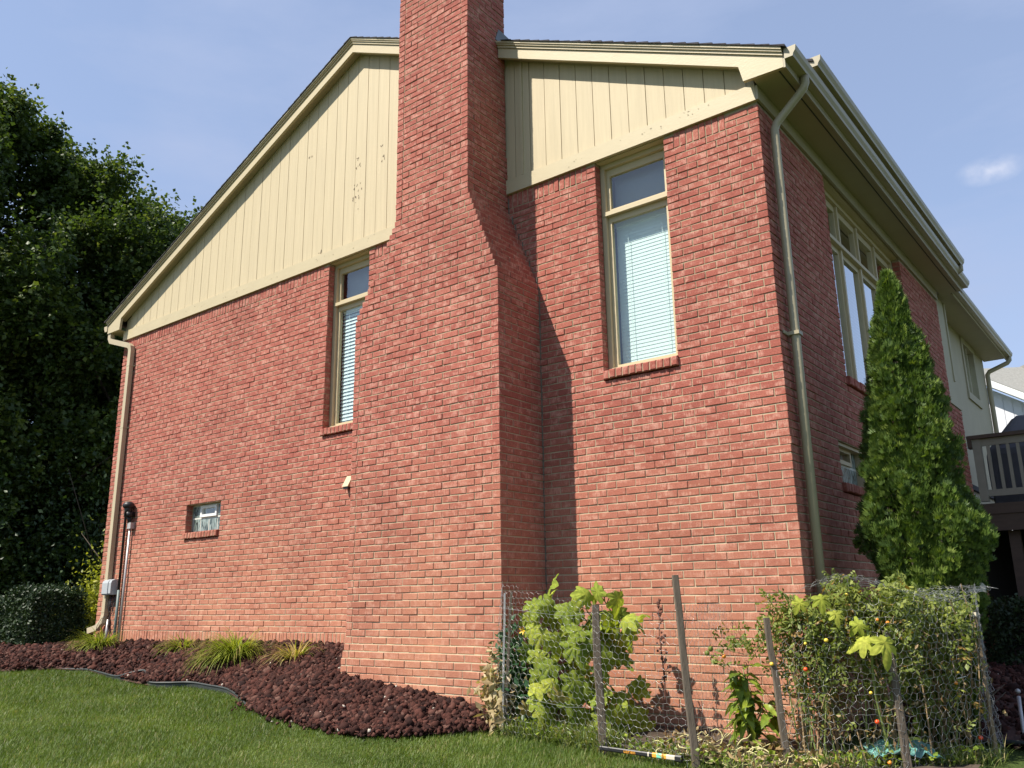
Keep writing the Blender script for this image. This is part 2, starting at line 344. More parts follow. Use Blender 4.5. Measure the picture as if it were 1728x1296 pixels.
def lawn_material():
    mt, out, L = newmat("lawn_ground")
    g = N(mt, "ShaderNodeNewGeometry")
    n = N(mt, "ShaderNodeTexNoise", Scale=1.6, Detail=6.0, Roughness=0.65); L.new(g.outputs['Position'], n.inputs['Vector'])
    n2 = N(mt, "ShaderNodeTexNoise", Scale=70.0, Detail=3.0); L.new(g.outputs['Position'], n2.inputs['Vector'])
    r = ramp(mt, [(0.3, (0.040, 0.062, 0.016)), (0.55, (0.06, 0.088, 0.022)), (0.78, (0.11, 0.105, 0.038))])
    L.new(n.outputs['Fac'], r.inputs['Fac'])
    r2 = ramp(mt, [(0.3, 0.6), (0.7, 1.25)]); L.new(n2.outputs['Fac'], r2.inputs['Fac'])
    mm = N(mt, "ShaderNodeMixRGB", blend_type='MULTIPLY'); mm.inputs['Fac'].default_value = 1.0
    L.new(r.outputs[0], mm.inputs['Color1']); L.new(r2.outputs[0], mm.inputs['Color2'])
    b = N(mt, "ShaderNodeBsdfPrincipled", Roughness=0.95); b.inputs['Specular IOR Level'].default_value = 0.1
    L.new(mm.outputs[0], b.inputs['Base Color'])
    bp = N(mt, "ShaderNodeBump", Strength=0.8, Distance=0.02); L.new(n2.outputs['Fac'], bp.inputs['Height']); L.new(bp.outputs[0], b.inputs['Normal'])
    L.new(b.outputs[0], out.inputs['Surface'])
    return mt
M['lawn'] = lawn_material()

# ------------------------------------------------------------------ mesh helpers
def link_mesh(name, V, F, mat, parent=None, rnd=None, smooth=False, mats=None, midx=None):
    me = bpy.data.meshes.new(name)
    V = np.asarray(V, dtype=np.float32).reshape(-1, 3)
    if isinstance(F, np.ndarray):
        k = F.shape[1]; nf = F.shape[0]
        me.vertices.add(len(V)); me.vertices.foreach_set("co", V.ravel())
        me.loops.add(nf * k); me.loops.foreach_set("vertex_index", F.astype(np.int32).ravel())
        me.polygons.add(nf)
        me.polygons.foreach_set("loop_start", np.arange(0, nf * k, k, dtype=np.int32))
        me.update(calc_edges=True)
    else:
        me.from_pydata([tuple(map(float, v)) for v in V], [], F)
        me.update()
    if rnd is not None:
        a = me.attributes.new("rnd", 'FLOAT', 'POINT')
        a.data.foreach_set("value", np.asarray(rnd, dtype=np.float32))
    if smooth:
        me.polygons.foreach_set("use_smooth", np.ones(len(me.polygons), dtype=bool))
    for mm_ in (mats or [mat]): me.materials.append(mm_)
    if midx is not None:
        me.polygons.foreach_set("material_index", np.asarray(midx, dtype=np.int32))
    o = bpy.data.objects.new(name, me)
    COL.objects.link(o)
    if parent is not None: o.parent = parent
    return o

class MB:
    def __init__(s): s.v = []; s.f = []; s.r = []
    def add(s, vs, fs, rnd=0.5):
        b = len(s.v)
        s.v.extend(vs); s.f.extend([tuple(i + b for i in f) for f in fs]); s.r.extend([rnd] * len(vs))
        return s
    def box(s, x0, x1, y0, y1, z0, z1, rnd=0.5):
        vs = [(x0, y0, z0), (x1, y0, z0), (x1, y1, z0), (x0, y1, z0), (x0, y0, z1), (x1, y0, z1), (x1, y1, z1), (x0, y1, z1)]
        return s.add(vs, [(0, 3, 2, 1), (4, 5, 6, 7), (0, 1, 5, 4), (1, 2, 6, 5), (2, 3, 7, 6), (3, 0, 4, 7)], rnd)
    def mbox(s, fn, u0, u1, n0, n1, z0, z1, rnd=0.5):
        """box in wall space (u along wall, n into the wall), mapped by fn"""
        c = [(u0, n0, z0), (u1, n0, z0), (u1, n1, z0), (u0, n1, z0), (u0, n0, z1), (u1, n0, z1), (u1, n1, z1), (u0, n1, z1)]
        return s.add([fn(*p) for p in c], [(0, 3, 2, 1), (4, 5, 6, 7), (0, 1, 5, 4), (1, 2, 6, 5), (2, 3, 7, 6), (3, 0, 4, 7)], rnd)
    def prism(s, poly, fn, a0, a1, rnd=0.5):
        """polygon (p,q) pushed from a0 to a1 by fn(p,q,a)"""
        n = len(poly)
        vs = [fn(p, q, a0) for p, q in poly] + [fn(p, q, a1) for p, q in poly]
        fs = [tuple(range(n)), tuple(reversed(range(n, 2 * n)))]
        fs += [(i, i + n, (i + 1) % n + n, (i + 1) % n) for i in range(n)]
        return s.add(vs, fs, rnd)
    def tube(s, path, r, n=6, rnd=0.5, cap=True, aspect=1.0):
        P = [Vector(p) for p in path]
        rs = r if isinstance(r, (list, tuple, np.ndarray)) else [r] * len(P)
        vs = []; prev = None
        for i, p in enumerate(P):
            t = (P[min(i + 1, len(P) - 1)] - P[max(i - 1, 0)])
            if t.length < 1e-9: t = Vector((0, 0, 1))
            t.normalize()
            a = prev if prev is not None else (Vector((1, 0, 0)) if abs(t.x) < 0.8 else Vector((0, 1, 0)))
            b1 = (a - t * a.dot(t))
            if b1.length < 1e-6: b1 = t.orthogonal()
            b1.normalize(); b2 = t.cross(b1); prev = b1
            for k in range(n):
                an = 2 * math.pi * (k + 0.5) / n
                vs.append(tuple(p + b1 * (math.cos(an) * rs[i]) + b2 * (math.sin(an) * rs[i] * aspect)))
        fs = []
        for i in range(len(P) - 1):
            for k in range(n):
                a = i * n + k; b = i * n + (k + 1) % n
                fs.append((a, b, b + n, a + n))
        if cap:
            fs.append(tuple(reversed(range(n)))); fs.append(tuple(range((len(P) - 1) * n, len(P) * n)))
        return s.add(vs, fs, rnd)
    def ball(s, c, r, seg=8, rings=5, rnd=0.5, sx=1, sy=1, sz=1):
        vs = [(c[0], c[1], c[2] + r * sz)]
        for i in range(1, rings):
            th = math.pi * i / rings
            for k in range(seg):
                ph = 2 * math.pi * k / seg
                vs.append((c[0] + r * sx * math.sin(th) * math.cos(ph), c[1] + r * sy * math.sin(th) * math.sin(ph), c[2] + r * sz * math.cos(th)))
        vs.append((c[0], c[1], c[2] - r * sz)); last = len(vs) - 1
        fs = [(0, 1 + k, 1 + (k + 1) % seg) for k in range(seg)]
        for i in range(rings - 2):
            for k in range(seg):
                a = 1 + i * seg + k; b = 1 + i * seg + (k + 1) % seg
                fs.append((a, a + seg, b + seg, b))
        base = 1 + (rings - 2) * seg
        fs += [(last, base + (k + 1) % seg, base + k) for k in range(seg)]
        return s.add(vs, fs, rnd)
    def build(s, name, mat, parent=None, smooth=False):
        return link_mesh(name, s.v, s.f, mat, parent, rnd=s.r, smooth=smooth)

def tag(o, label=None, cat=None, group=None, kind=None):
    if label: o['label'] = label
    if cat: o['category'] = cat
    if group: o['group'] = group
    if kind: o['kind'] = kind
    return o
def thing(name, label, cat, loc=(0, 0, 0), group=None):
    # geometry is written in world coordinates; the Empty marks the thing's base
    o = bpy.data.objects.new(name, None); COL.objects.link(o)
    o.empty_display_size = 0.3
    o.location = loc
    o['inv'] = 1
    del o['inv']
    return tag(o, label, cat, group)
def keep(o, parent):
    """parent o to a located Empty without moving it"""
    o.parent = parent
    o.matrix_parent_inverse = Matrix.Translation(-Vector(parent.location))
    return o
def struct(name, mb, mat): return tag(mb.build(name, mat), kind='structure')

ident = lambda x, y, z: (x, y, z)

# ------------------------------------------------------------------ ground
W = 10.866
def G(x, y):
    x = np.clip(x, -6, 15); y = np.clip(y, -9, 3)
    return 0.54 - 0.045 * (x - 9.5) + 0.07 * (y + 1)
EDGE = np.array([(-30, -4.5), (-6, -3.6), (-2, -2.5), (0, -2.05), (1.2, -1.72), (1.56, -1.3), (2.1, -1.1), (3.1, -1.24), (3.85, -1.27), (4.3, -0.99), (4.95, -1.0), (5.83, -1.34), (6.3, -1.5), (7.0, -1.58), (7.65, -1.6), (8.06, -1.34), (8.36, -0.99), (8.62, -0.72)])
def edge_y(x): return np.interp(x, EDGE[:, 0], EDGE[:, 1])
ZWX = [-30, -6, -1, 0, .6, 2.5, 4.24, 5.6, 6.37, 7.3, 8.35, 8.62]
ZWZ = [1.05, 1.05, 1.06, 1.10, 1.12, 1.16, 1.175, 1.165, 1.15, 0.99, 0.87, 0.63]
def bedz(x, y):
    ye = edge_y(x); t = np.clip((y - ye) / np.maximum(0.01, -ye), 0, 1)
    return (G(x, ye) + 0.012) * (1 - t ** 0.85) + np.interp(x, ZWX, ZWZ) * t ** 0.85 + 0.0

xs = np.concatenate([[-400, -150, -60, -25], np.linspace(-12, 20, 65), [30, 60, 150, 400]])
ys = np.concatenate([[-400, -150, -60, -25], np.linspace(-12, 14, 53), [30, 60, 150, 400]])
XX, YY = np.meshgrid(xs, ys)
ZZ = G(XX, YY) + 0.012 * np.sin(XX * 1.7 + YY) * np.cos(YY * 1.3)
bedm = (YY > edge_y(XX) + 0.2) & (XX < 8.4)
ZZ = ZZ - 0.05 * bedm - 0.03
nx, ny = len(xs), len(ys)
idx = np.arange(nx * ny).reshape(ny, nx)
Fq = np.stack([idx[:-1, :-1], idx[:-1, 1:], idx[1:, 1:], idx[1:, :-1]], -1).reshape(-1, 4)
lawn = tag(link_mesh("lawn", np.stack([XX, YY, ZZ], -1), Fq, M['lawn'], smooth=True), kind='structure')

# stone bed sheet
bx = np.linspace(-9, 8.6, 120); tt = np.linspace(0, 1, 14)
BV = []
for x in bx:
    ye = float(edge_y(x)); y1 = 0.05 if x > -0.02 else 6.0
    for t in tt:
        y = ye + (y1 - ye) * t
        BV.append((x, y, float(bedz(x, y)) - 0.015))
ib = np.arange(len(bx) * 14).reshape(len(bx), 14)
Fb = np.stack([ib[:-1, :-1], ib[1:, :-1], ib[1:, 1:], ib[:-1, 1:]], -1).reshape(-1, 4)
tag(link_mesh("stone_bed", BV, Fb, M['soilrock'], smooth=True), kind='structure')

def grid_sheet(name, x0, x1, y0, y1, zf, mat, nx=20, ny=12):
    gx = np.linspace(x0, x1, nx); gy = np.linspace(y0, y1, ny)
    X, Y = np.meshgrid(gx, gy); Z = zf(X, Y)
    i = np.arange(nx * ny).reshape(ny, nx)
    F = np.stack([i[:-1, :-1], i[:-1, 1:], i[1:, 1:], i[1:, :-1]], -1).reshape(-1, 4)
    return tag(link_mesh(name, np.stack([X, Y, Z], -1), F, mat, smooth=True), kind='structure')
grid_sheet("garden_soil", 8.5, 11.9, -0.84, 0.05, lambda X, Y: G(X, Y) + 0.012 + 0.02 * np.sin(X * 9) * np.cos(Y * 11), M['soil'], 40, 14)
grid_sheet("side_bed", 10.8, 14.5, 0.75, 14.0, lambda X, Y: G(X, Y) + 0.02 + 0.015 * np.sin(X * 7) * np.cos(Y * 5), M['soilrock'], 30, 60)

# ------------------------------------------------------------------ HOUSE
house = thing("house", "red brick house with tan gable siding and broad outside brick chimney", "house")
P = 0.06773           # course height
ZL = 5.7015           # a bed joint line used as datum
BL, JT, BH = 0.2032, 0.0095, 0.0577
DEP = 0.667           # chimney depth
CXL0, CXR0, CXL1, CXR1 = 6.425, 8.436, 7.018, 8.058
def course_z(k): return ZL - P * (k + 1)      # bottom of course k (k=0 sits just below ZL)
def chim_l(z):
    if z < 4.62: return CXL0
    if z > 5.62: return CXL1
    return CXL0 + (CXL1 - CXL0) * ((z - 4.62) / 1.0) ** 1.0
def chim_r(z):
    if z < 4.70: return CXR0
    if z > 5.66: return CXR1
    return CXR0 + (CXR1 - CXR0) * (z - 4.70) / 0.96

WIN_R = (9.165, 9.935, 3.602, 5.875)
WIN_L = (5.120, 5.872, 3.602, 5.875)
BASE_W = (2.25, 3.07, 2.518, 2.992)
SIDE_W = (1.72, 4.66, 3.602, 5.875)      # y range on the right wall
SIDE_B = (1.23, 2.05, 2.518, 2.992)
GAB_OPEN = [WIN_R, WIN_L, BASE_W]
SID_OPEN = [SIDE_W, SIDE_B]

part_bricks = []    # (area, verts, faces, rnd, owner)
def brick_geo(u0, u1, z0, z1, fn, depth=0.09, proud=0.0):
    j = lambda a=0.0012: R.uniform(-a, a)
    e = 0.0035
    tilt = R.uniform(-0.0022, 0.0022); pr = proud + (R.uniform(-0.0012, 0.0022) if R.rand() < .9 else R.uniform(.002, .0055))
    a0, a1, b0, b1 = u0 + j(), u1 + j(), z0 + j(), z1 + j()
    bl = R.uniform(-0.0016, 0.0016); br = -bl
    vs = [fn(a0, depth, b0), fn(a1, depth, b0), fn(a1, depth, b1), fn(a0, depth, b1),
          fn(a0, e - pr, b0 + bl), fn(a1, e - pr, b0 + br), fn(a1, e - pr, b1 + br), fn(a0, e - pr, b1 + bl),
          fn(a0 + e, -pr - tilt, b0 + e + bl), fn(a1 - e, -pr + tilt, b0 + e + br), fn(a1 - e, -pr + tilt, b1 - e + br), fn(a0 + e, -pr - tilt, b1 - e + bl)]
    fs = [(8, 9, 10, 11), (4, 5, 9, 8), (5, 6, 10, 9), (6, 7, 11, 10), (7, 4, 8, 11), (0, 1, 5, 4), (1, 2, 6, 5), (2, 3, 7, 6), (3, 0, 4, 7), (0, 3, 2, 1)]
    return vs, fs

def px_area(vs):
    """projected area of a brick's face in a 1024 px wide picture, 0 when out of frame"""
    q = []
    for i in (8, 9, 10, 11):
        d = Vector(vs[i]) - CAM; z = d.dot(cF)
        if z < 0.5: return 0
        x = 512 + 847.8 * d.dot(cX) / z; y = 384 - 847.8 * d.dot(cU) / z
        if not (4 < x < 1020 and 4 < y < 764): return 0
        q.append((x, y))
    return abs(sum(q[i][0] * q[(i + 1) % 4][1] - q[(i + 1) % 4][0] * q[i][1] for i in range(4))) / 2

ALLB = {'gable_wall': [], 'side_wall': [], 'chimney': []}
def emit(owner, u0, u1, z0, z1, fn, pick=True, proud=0.0):
    vs, fs = brick_geo(u0, u1, z0, z1, fn, proud=proud)
    rv = float(np.clip(R.beta(2.2, 2.0), 0, 1))
    a = px_area(vs) if pick and z0 > 1.15 else 0
    ALLB[owner].append((a, vs, fs, rv))

def lay(owner, a, b, k, fn, phase, proud=0.0, pick=True, clear=JT / 2):
    """lay the bricks of course k between a and b on a running-bond grid"""
    z0 = course_z(k) + JT / 2; z1 = z0 + BH
    g0 = phase
    cuts = [a]
    n = math.ceil((a - g0) / BL)
    c = g0 + n * BL
    while c < b - 1e-6:
        if c - a > 0.055 and b - c > 0.055: cuts.append(c + R.uniform(-0.004, 0.004))
        c += BL
    cuts.append(b)
    for i in range(len(cuts) - 1):
        hj = R.uniform(.0018, .0042)
        u0 = cuts[i] + (hj if i else 0); u1 = cuts[i + 1] - (hj if i < len(cuts) - 2 else 0)
        emit(owner, u0, u1, z0, z1, fn, pick, proud)

def subtract(iv, cuts):
    out = [iv]
    for c0, c1 in cuts:
        nw = []
        for a, b in out:
            if c1 <= a or c0 >= b: nw.append((a, b)); continue
            if c0 - a > 0.03: nw.append((a, c0))
            if b - c1 > 0.03: nw.append((c1, b))
        out = nw
    return out

f_gab = lambda u, n, z: (u, n, z)
f_side = lambda u, n, z: (W - n, u, z)
f_left = lambda u, n, z: (n, -u, z)
SIDE_END = 6.72
SOLD_Z0, SOLD_Z1 = ZL + JT / 2, 5.862
for k in range(0, 78):
    zc = course_z(k) + P / 2
    odd = (k % 2 == 0)              # even k: the side wall's brick shows its end on the gable
    # ---- gable wall
    ge = W - 0.1 if odd else W
    cuts = []
    for (a, b, z0, z1) in GAB_OPEN:
        if z0 - 0.01 < zc < z1: cuts.append((a, b))
    cl, cr_ = chim_l(zc) + 0.12, chim_r(zc) - 0.12
    cuts.append((cl, cr_))
    lo = 0.0
    if zc < 1.299 and True:
        lo = 6.3                     # under the base soldier course the left part is soldiers only
    for a, b in subtract((lo, ge), cuts):
        lay('gable_wall', a, b, k, f_gab, W if not odd else W - 0.1016)
    # ---- right wall
    ss = 0.0 if odd else 0.1
    cuts = [(a, b) for (a, b, z0, z1) in SID_OPEN if z0 - 0.01 < zc < z1]
    for a, b in subtract((ss, SIDE_END), cuts):
        lay('side_wall', a, b, k, f_side, 0.0 if odd else 0.1016, pick=False)
    if zc < 4.30:
        lay('side_wall', SIDE_END, 7.40, k, f_side, 0.0 if odd else 0.1016, pick=False)
# three stretchers closing the soldier course at the right corner, then the soldiers
for k in (-1, -2):
    odd = (k % 2 == 0)
    lay('gable_wall', W - 0.31, W - 0.1 if odd else W, k, f_gab, W if not odd else W - 0.1016)
    lay('side_wall', 0.0 if odd else 0.1, 1.70, k, f_side, 0.0 if odd else 0.1016, pick=False)
    lay('side_wall', SIDE_W[1], SIDE_END, k, f_side, 0.0 if odd else 0.1016, pick=False)
    for (a, b) in ((WIN_R[0] - 0.1, WIN_R[0]), (WIN_R[1], WIN_R[1] + 0.1), (WIN_L[0] - 0.1, WIN_L[0]), (WIN_L[1], WIN_L[1] + 0.1)):
        lay('gable_wall', a, b, k, f_gab, a)
def soldiers(a, b, z0, z1, fn=f_gab, owner='gable_wall'):
    n = max(1, round((b - a) / P)); w = (b - a) / n
    for i in range(n):
        emit(owner, a + i * w + JT / 2, a + (i + 1) * w - JT / 2, z0, z1, fn, pick=False)
soldiers(0.0, WIN_L[0] - 0.1, SOLD_Z0, 5.86)
soldiers(WIN_L[1] + 0.1, 7.1, SOLD_Z0, 5.86)
soldiers(7.98, WIN_R[0] - 0.1, SOLD_Z0, 5.86)
soldiers(WIN_R[1] + 0.1, W - 0.31, SOLD_Z0, 5.86)
soldiers(0.0, CXL0 + 0.1, 1.07, 1.299 - JT / 2)
# ---- chimney
CB = 78
for k in range(-60, CB):
    z0 = course_z(k); zc = z0 + P / 2
    if zc > 9.75: continue
    xl, xr = chim_l(zc), chim_r(zc)
    odd = (k % 2 == 0)
    # the three lowest visible courses step out towards the lawn
    step = 0.0
    if zc < 1.10: step = 0.055
    elif zc < 1.17: step = 0.036
    elif zc < 1.24: step = 0.016
    yf = -DEP - step
    fr = lambda u, n, z, yf=yf: (u, yf + n, z)
    rt = lambda u, n, z, xr=xr: (xr - n, u, z)
    lf = lambda u, n, z, xl=xl: (xl + n, -u, z)
    endy = -0.002 if zc < 6.3 else -0.03
    a, b = (xl, xr - 0.1) if odd else (xl + 0.1, xr)
    ph = 8.436 if not odd else 8.436 - 0.1016
    lay('chimney', a, b, k, fr, ph)
    lay('chimney', yf if odd else yf + 0.1, endy, k, rt, yf + (0 if odd else 0.1), pick=False)
    lay('chimney', -endy, -yf - (0.1 if odd else 0.0), k, lf, -yf - (0.1 if odd else 0.0), pick=False)

# mortar cores
def core(mb, fn, u_rng, z_rng, opens, n0=0.0055, n1=0.16):
    opens = [(o[0] - .006, o[1] + .006, o[2] - .006, o[3]) for o in opens]      # brick ends line the reveals
    us = sorted({u_rng[0], u_rng[1], *[o for op in opens for o in op[:2]]})
    zs = sorted({z_rng[0], z_rng[1], *[min(o, z_rng[1]) for op in opens for o in op[2:]]})
    for i in range(len(us) - 1):
        run = None
        for j in range(len(zs) - 1):
            uc, zc = (us[i] + us[i + 1]) / 2, (zs[j] + zs[j + 1]) / 2
            hole = any(o[0] < uc < o[1] and o[2] < zc < o[3] for o in opens)
            if hole:
                if run is not None: mb.mbox(fn, us[i], us[i + 1], n0, n1, run, zs[j]); run = None
            elif run is None: run = zs[j]
        if run is not None: mb.mbox(fn, us[i], us[i + 1], n0, n1, run, zs[-1])
mb = MB(); core(mb, f_gab, (0.01, W - 0.008), (0.15, 5.88), GAB_OPEN)
gable_wall = mb.build("gable_wall", M['mortar'], house)
mb = MB(); core(mb, f_side, (0.162, SIDE_END - 0.008), (0.15, 5.88), SID_OPEN)
mb.mbox(f_side, SIDE_END - 0.008, 7.392, 0.008, 0.16, 0.15, 4.29)
side_wall = mb.build("side_wall", M['mortar'], house)
mb = MB()
seg = []
for k in range(-60, CB):
    z0 = course_z(k); zc = z0 + P / 2
    if zc > 9.75: continue
    step = 0.055 if zc < 1.10 else 0.036 if zc < 1.17 else 0.016 if zc < 1.24 else 0.0
    key = (round(chim_l(zc) + 0.0055, 4), round(chim_r(zc) - 0.0055, 4), round(-DEP - step + 0.0055, 4))
    if seg and seg[-1][0] == key and abs(seg[-1][1] - (z0 + P)) < 1e-6: seg[-1][1] = z0
    else: seg.append([key, z0, z0 + P])
for (xl, xr, yf), z0, z1 in seg:
    mb.box(xl, xr, yf, 0.003 if z1 < 6.4 else -0.036, z0, z1)
chimney = mb.build("chimney", M['mortar'], house)

owners = {'gable_wall': gable_wall, 'side_wall': side_wall, 'chimney': chimney}
# largest 300 bricks in the picture become parts of their own; the rest is one mass per wall
cand = sorted([(b[0], o, i) for o in ALLB for i, b in enumerate(ALLB[o]) if b[0] > 0], reverse=True)[:298]
sel = {(o, i) for _, o, i in cand}
for o, lst in ALLB.items():
    mb = MB()
    for i, (a, vs, fs, rv) in enumerate(lst):
        if (o, i) in sel:
            link_mesh("brick", vs, fs, M['brick'], owners[o], rnd=[rv] * len(vs))
        else:
            mb.add(vs, fs, rv)
    tag(mb.build("brickwork", M['brick'], owners[o]), kind='stuff')

# chimney cap, out of frame but part of the place
mb = MB(); mb.box(CXL1 - 0.05, CXR1 + 0.05, -DEP - 0.05, 0.02, 9.75, 9.87); mb.build("chimney_cap", M['mortar'], house)
# grey sealant line where chimney meets wall
mb = MB()
for z in np.arange(0.65, 5.72, 0.11):
    x = chim_r(z + 0.05)
    mb.box(x + 0.001, x + 0.006 + R.uniform(0, 0.007), -0.006 - R.uniform(0, 0.005), 0.006, z, z + 0.108)
mb.build("sealant_joint", M['seal'], house)
mb = MB()
mb.prism([(-0.20, 7.70), (0.06, 7.70), (0.06, 7.84), (-0.14, 7.86)], lambda p, q, a: (a, p, q), CXR1 + 0.002, CXR1 + 0.008)
mb.build("flashing", M['flash'], house)

# other walls of the house (closed volume)
mb = MB()
mb.box(0.0, 0.15, 0.17, 12.4, 0.2, 6.0); mb.box(0.15, 10.5, 12.3, 12.4, 0.2, 6.0)
mb.build("rear_wall", M['mortar'], house)
mb = MB(); mb.box(0.16, 10.7, 0.6, 12.28, 3.22, 3.30); mb.box(0.16, 10.7, 0.2, 12.28, 0.7, 0.74); mb.build("inner_floor", M['dark'], house)

# ------------------------------------------------------------------ gable siding and trim
RX, RZ, SR, SL = 5.60, 8.69, 0.4875, 0.45
def zr(x): return RZ - (SR * (x - RX) if x > RX else SL * (RX - x))
mb = MB(); mb.prism([(0.02, 5.9), (W - 0.02, 5.9), (W - 0.02, zr(W) + 0.03), (RX, RZ + 0.05), (0.02, zr(0.02) + 0.03)], lambda p, q, a: (p, a, q), 0.0, 0.15)
mb.build("gable_backing", M['paint'], house)
def board(x0, x1):
    top = [(x1, zr(x1) + 0.03)]
    if x0 < RX < x1: top.append((RX, RZ + 0.05))
    top.append((x0, zr(x0) + 0.03))
    d = R.uniform(-0.0012, 0.0012)
    mb = MB(); mb.prism([(x0, 6.025), (x1, 6.025)] + top, lambda p, q, a: (p, a, q), -0.012 + d, -0.001)
    return mb.build("siding_board", M['paint'], house)
gx = 8.58 - 0.2005 * 42
while gx < W - 0.05:
    a, b = max(gx + 0.0035, 0.01), min(gx + 0.197, W - 0.01)
    if b > a + 0.04 and not (a > CXL1 + 0.05 and b < CXR1 - 0.05):
        board(a, b)
    gx += 0.2005
# vertical batten beside the chimney
mb = MB(); mb.box(8.255, 8.29, -0.028, -0.0135, 6.03, 7.42); mb.build("batten", M['trim'], house)
# paint chips, loose flakes
mb = MB()
for cx, cz, n, sx, sz in ((5.62, 6.75, 17, .05, .30), (5.62, 7.12, 7, .03, .10), (6.08, 7.02, 4, .02, .05), (6.06, 7.20, 3, .012, .03), (4.62, 7.55, 3, .04, .01), (4.95, 6.06, 3, .02, .02), (10.2, 5.98, 7, .12, .02), (9.6, 5.96, 6, .2, .02), (8.9, 5.93, 4, .2, .02), (3.4, 5.95, 9, .9, .03), (2.0, 5.94, 6, .7, .03), (5.3, 5.96, 7, .6, .03)):
    y = -0.0145 if cz > 6.03 else -0.0365
    for i in range(n):
        x = cx + R.normal() * sx; z = cz + R.normal() * sz * 0.6
        w = R.uniform(.004, .012); h = R.uniform(.006, .032) if cz > 6.03 else R.uniform(.003, .007)
        t = R.uniform(-.01, .01)
        mb.add([(x - w, y, z), (x + w * .6, y - .001, z - h * .3), (x + w + t, y - .0008, z + h), (x - w * .4 + t, y, z + h * .7)], [(0, 1, 2, 3)])
tag(mb.build("paint_chips", M['chip'], house), kind='stuff')
# horizontal trim band
mb = MB()
mb.box(0.0, CXL1 + 0.06, -0.034, 0.007, 5.862, 6.022)
mb.box(CXR1 - 0.05, W + 0.0, -0.034, 0.007, 5.862, 6.022)
mb.build("trim_band", M['trim'], house)
mb = MB(); mb.box(W + 0.001, W + 0.024, -0.032, SIDE_END, 5.864, 6.0); mb.build("frieze_board", M['gutter'], house)

# rake boards, crown, shingles, soffit
ER, EL = 11.174, -0.312
def slope_pieces(side):
    s = 1 if side == 'R' else -1
    x_out = ER if s > 0 else EL
    # right slope is cut by the chimney, left slope too
    segs = [(RX, CXL1 - 0.004), (CXR1 + 0.004, ER)] if s > 0 else [(RX, EL)]
    fa = MB(); cw = MB(); so = MB()
    for (xa, xb) in segs:
        if abs(xb - x_out) < 1e-6:
            if s > 0: poly = [(xa, zr(xa)), (10.78, zr(10.78)), (10.813, 6.007), (ER, 5.992), (ER, zr(ER) + 0.122), (xa, zr(xa) + 0.122)]
            else: poly = [(xa, zr(xa)), (0.088, zr(0.088)), (0.068, 6.018), (EL, 6.02), (EL, zr(EL) + 0.122), (xa, zr(xa) + 0.122)]
        else: poly = [(xa, zr(xa)), (xb, zr(xb)), (xb, zr(xb) + 0.122), (xa, zr(xa) + 0.122)]
        fa.prism(poly, lambda p, q, a: (p, a, q), -0.15, -0.112)
        for (d0, d1, y0) in ((0.124, 0.152, -0.165), (0.152, 0.172, -0.180), (0.172, 0.194, -0.192)):
            xo = xb + (0.006 * s if abs(xb - x_out) < 1e-6 else 0)
            cw.prism([(xa, zr(xa) + d0), (xo, zr(xo) + d0), (xo, zr(xo) + d1), (xa, zr(xa) + d1)], lambda p, q, a: (p, a, q), y0, -0.112)
        xe = xb if abs(xb - x_out) > 1e-6 else (W + 0.0 if s > 0 else 0.0)
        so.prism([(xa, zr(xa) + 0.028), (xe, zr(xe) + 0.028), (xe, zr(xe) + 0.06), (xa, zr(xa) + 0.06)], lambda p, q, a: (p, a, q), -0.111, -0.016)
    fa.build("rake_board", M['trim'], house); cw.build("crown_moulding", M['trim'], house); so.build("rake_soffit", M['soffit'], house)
slope_pieces('R'); slope_pieces('L')
mb = MB()
for s, xo in ((1, ER + 0.02), (-1, EL - 0.02)):
    mb.prism([(RX, RZ + 0.062), (xo, zr(xo) + 0.062), (xo, zr(xo) + 0.19), (RX, RZ + 0.19)], lambda p, q, a: (p, a, q), 0.16, 7.0 if s > 0 else 12.6)
roof = mb.build("roof", M['soffit'], house)
mb = MB()
for s, xo in ((1, ER + 0.045), (-1, EL - 0.045)):
    L_ = abs(xo - RX); n = int(L_ / 0.125)
    for i in range(n):
        xa = xo - s * i * L_ / n; xb = xo - s * (i + 1.12) * L_ / n
        if (xb - RX) * s < 0: xb = RX
        za = zr(xa) + 0.196; zb = zr(xb) + 0.196
        yf = -0.203 - R.uniform(0, 0.004)
        y1 = 7.0 if s > 0 else 12.6
        pl = [(xa, za), (xb, zb), (xb, zb + 0.006), (xa, za + 0.017 + R.uniform(-.002, .004))]
        rngs = [(yf, y1)]
        if s > 0 and max(xa, xb) > CXL1 - 0.02 and min(xa, xb) < CXR1 + 0.02: rngs = [(0.012, y1)]
        for y0, y1_ in rngs: mb.prism(pl, lambda p, q, a: (p, a, q), y0, y1_)
tag(mb.build("shingles", M['shingle'], roof), kind='stuff')
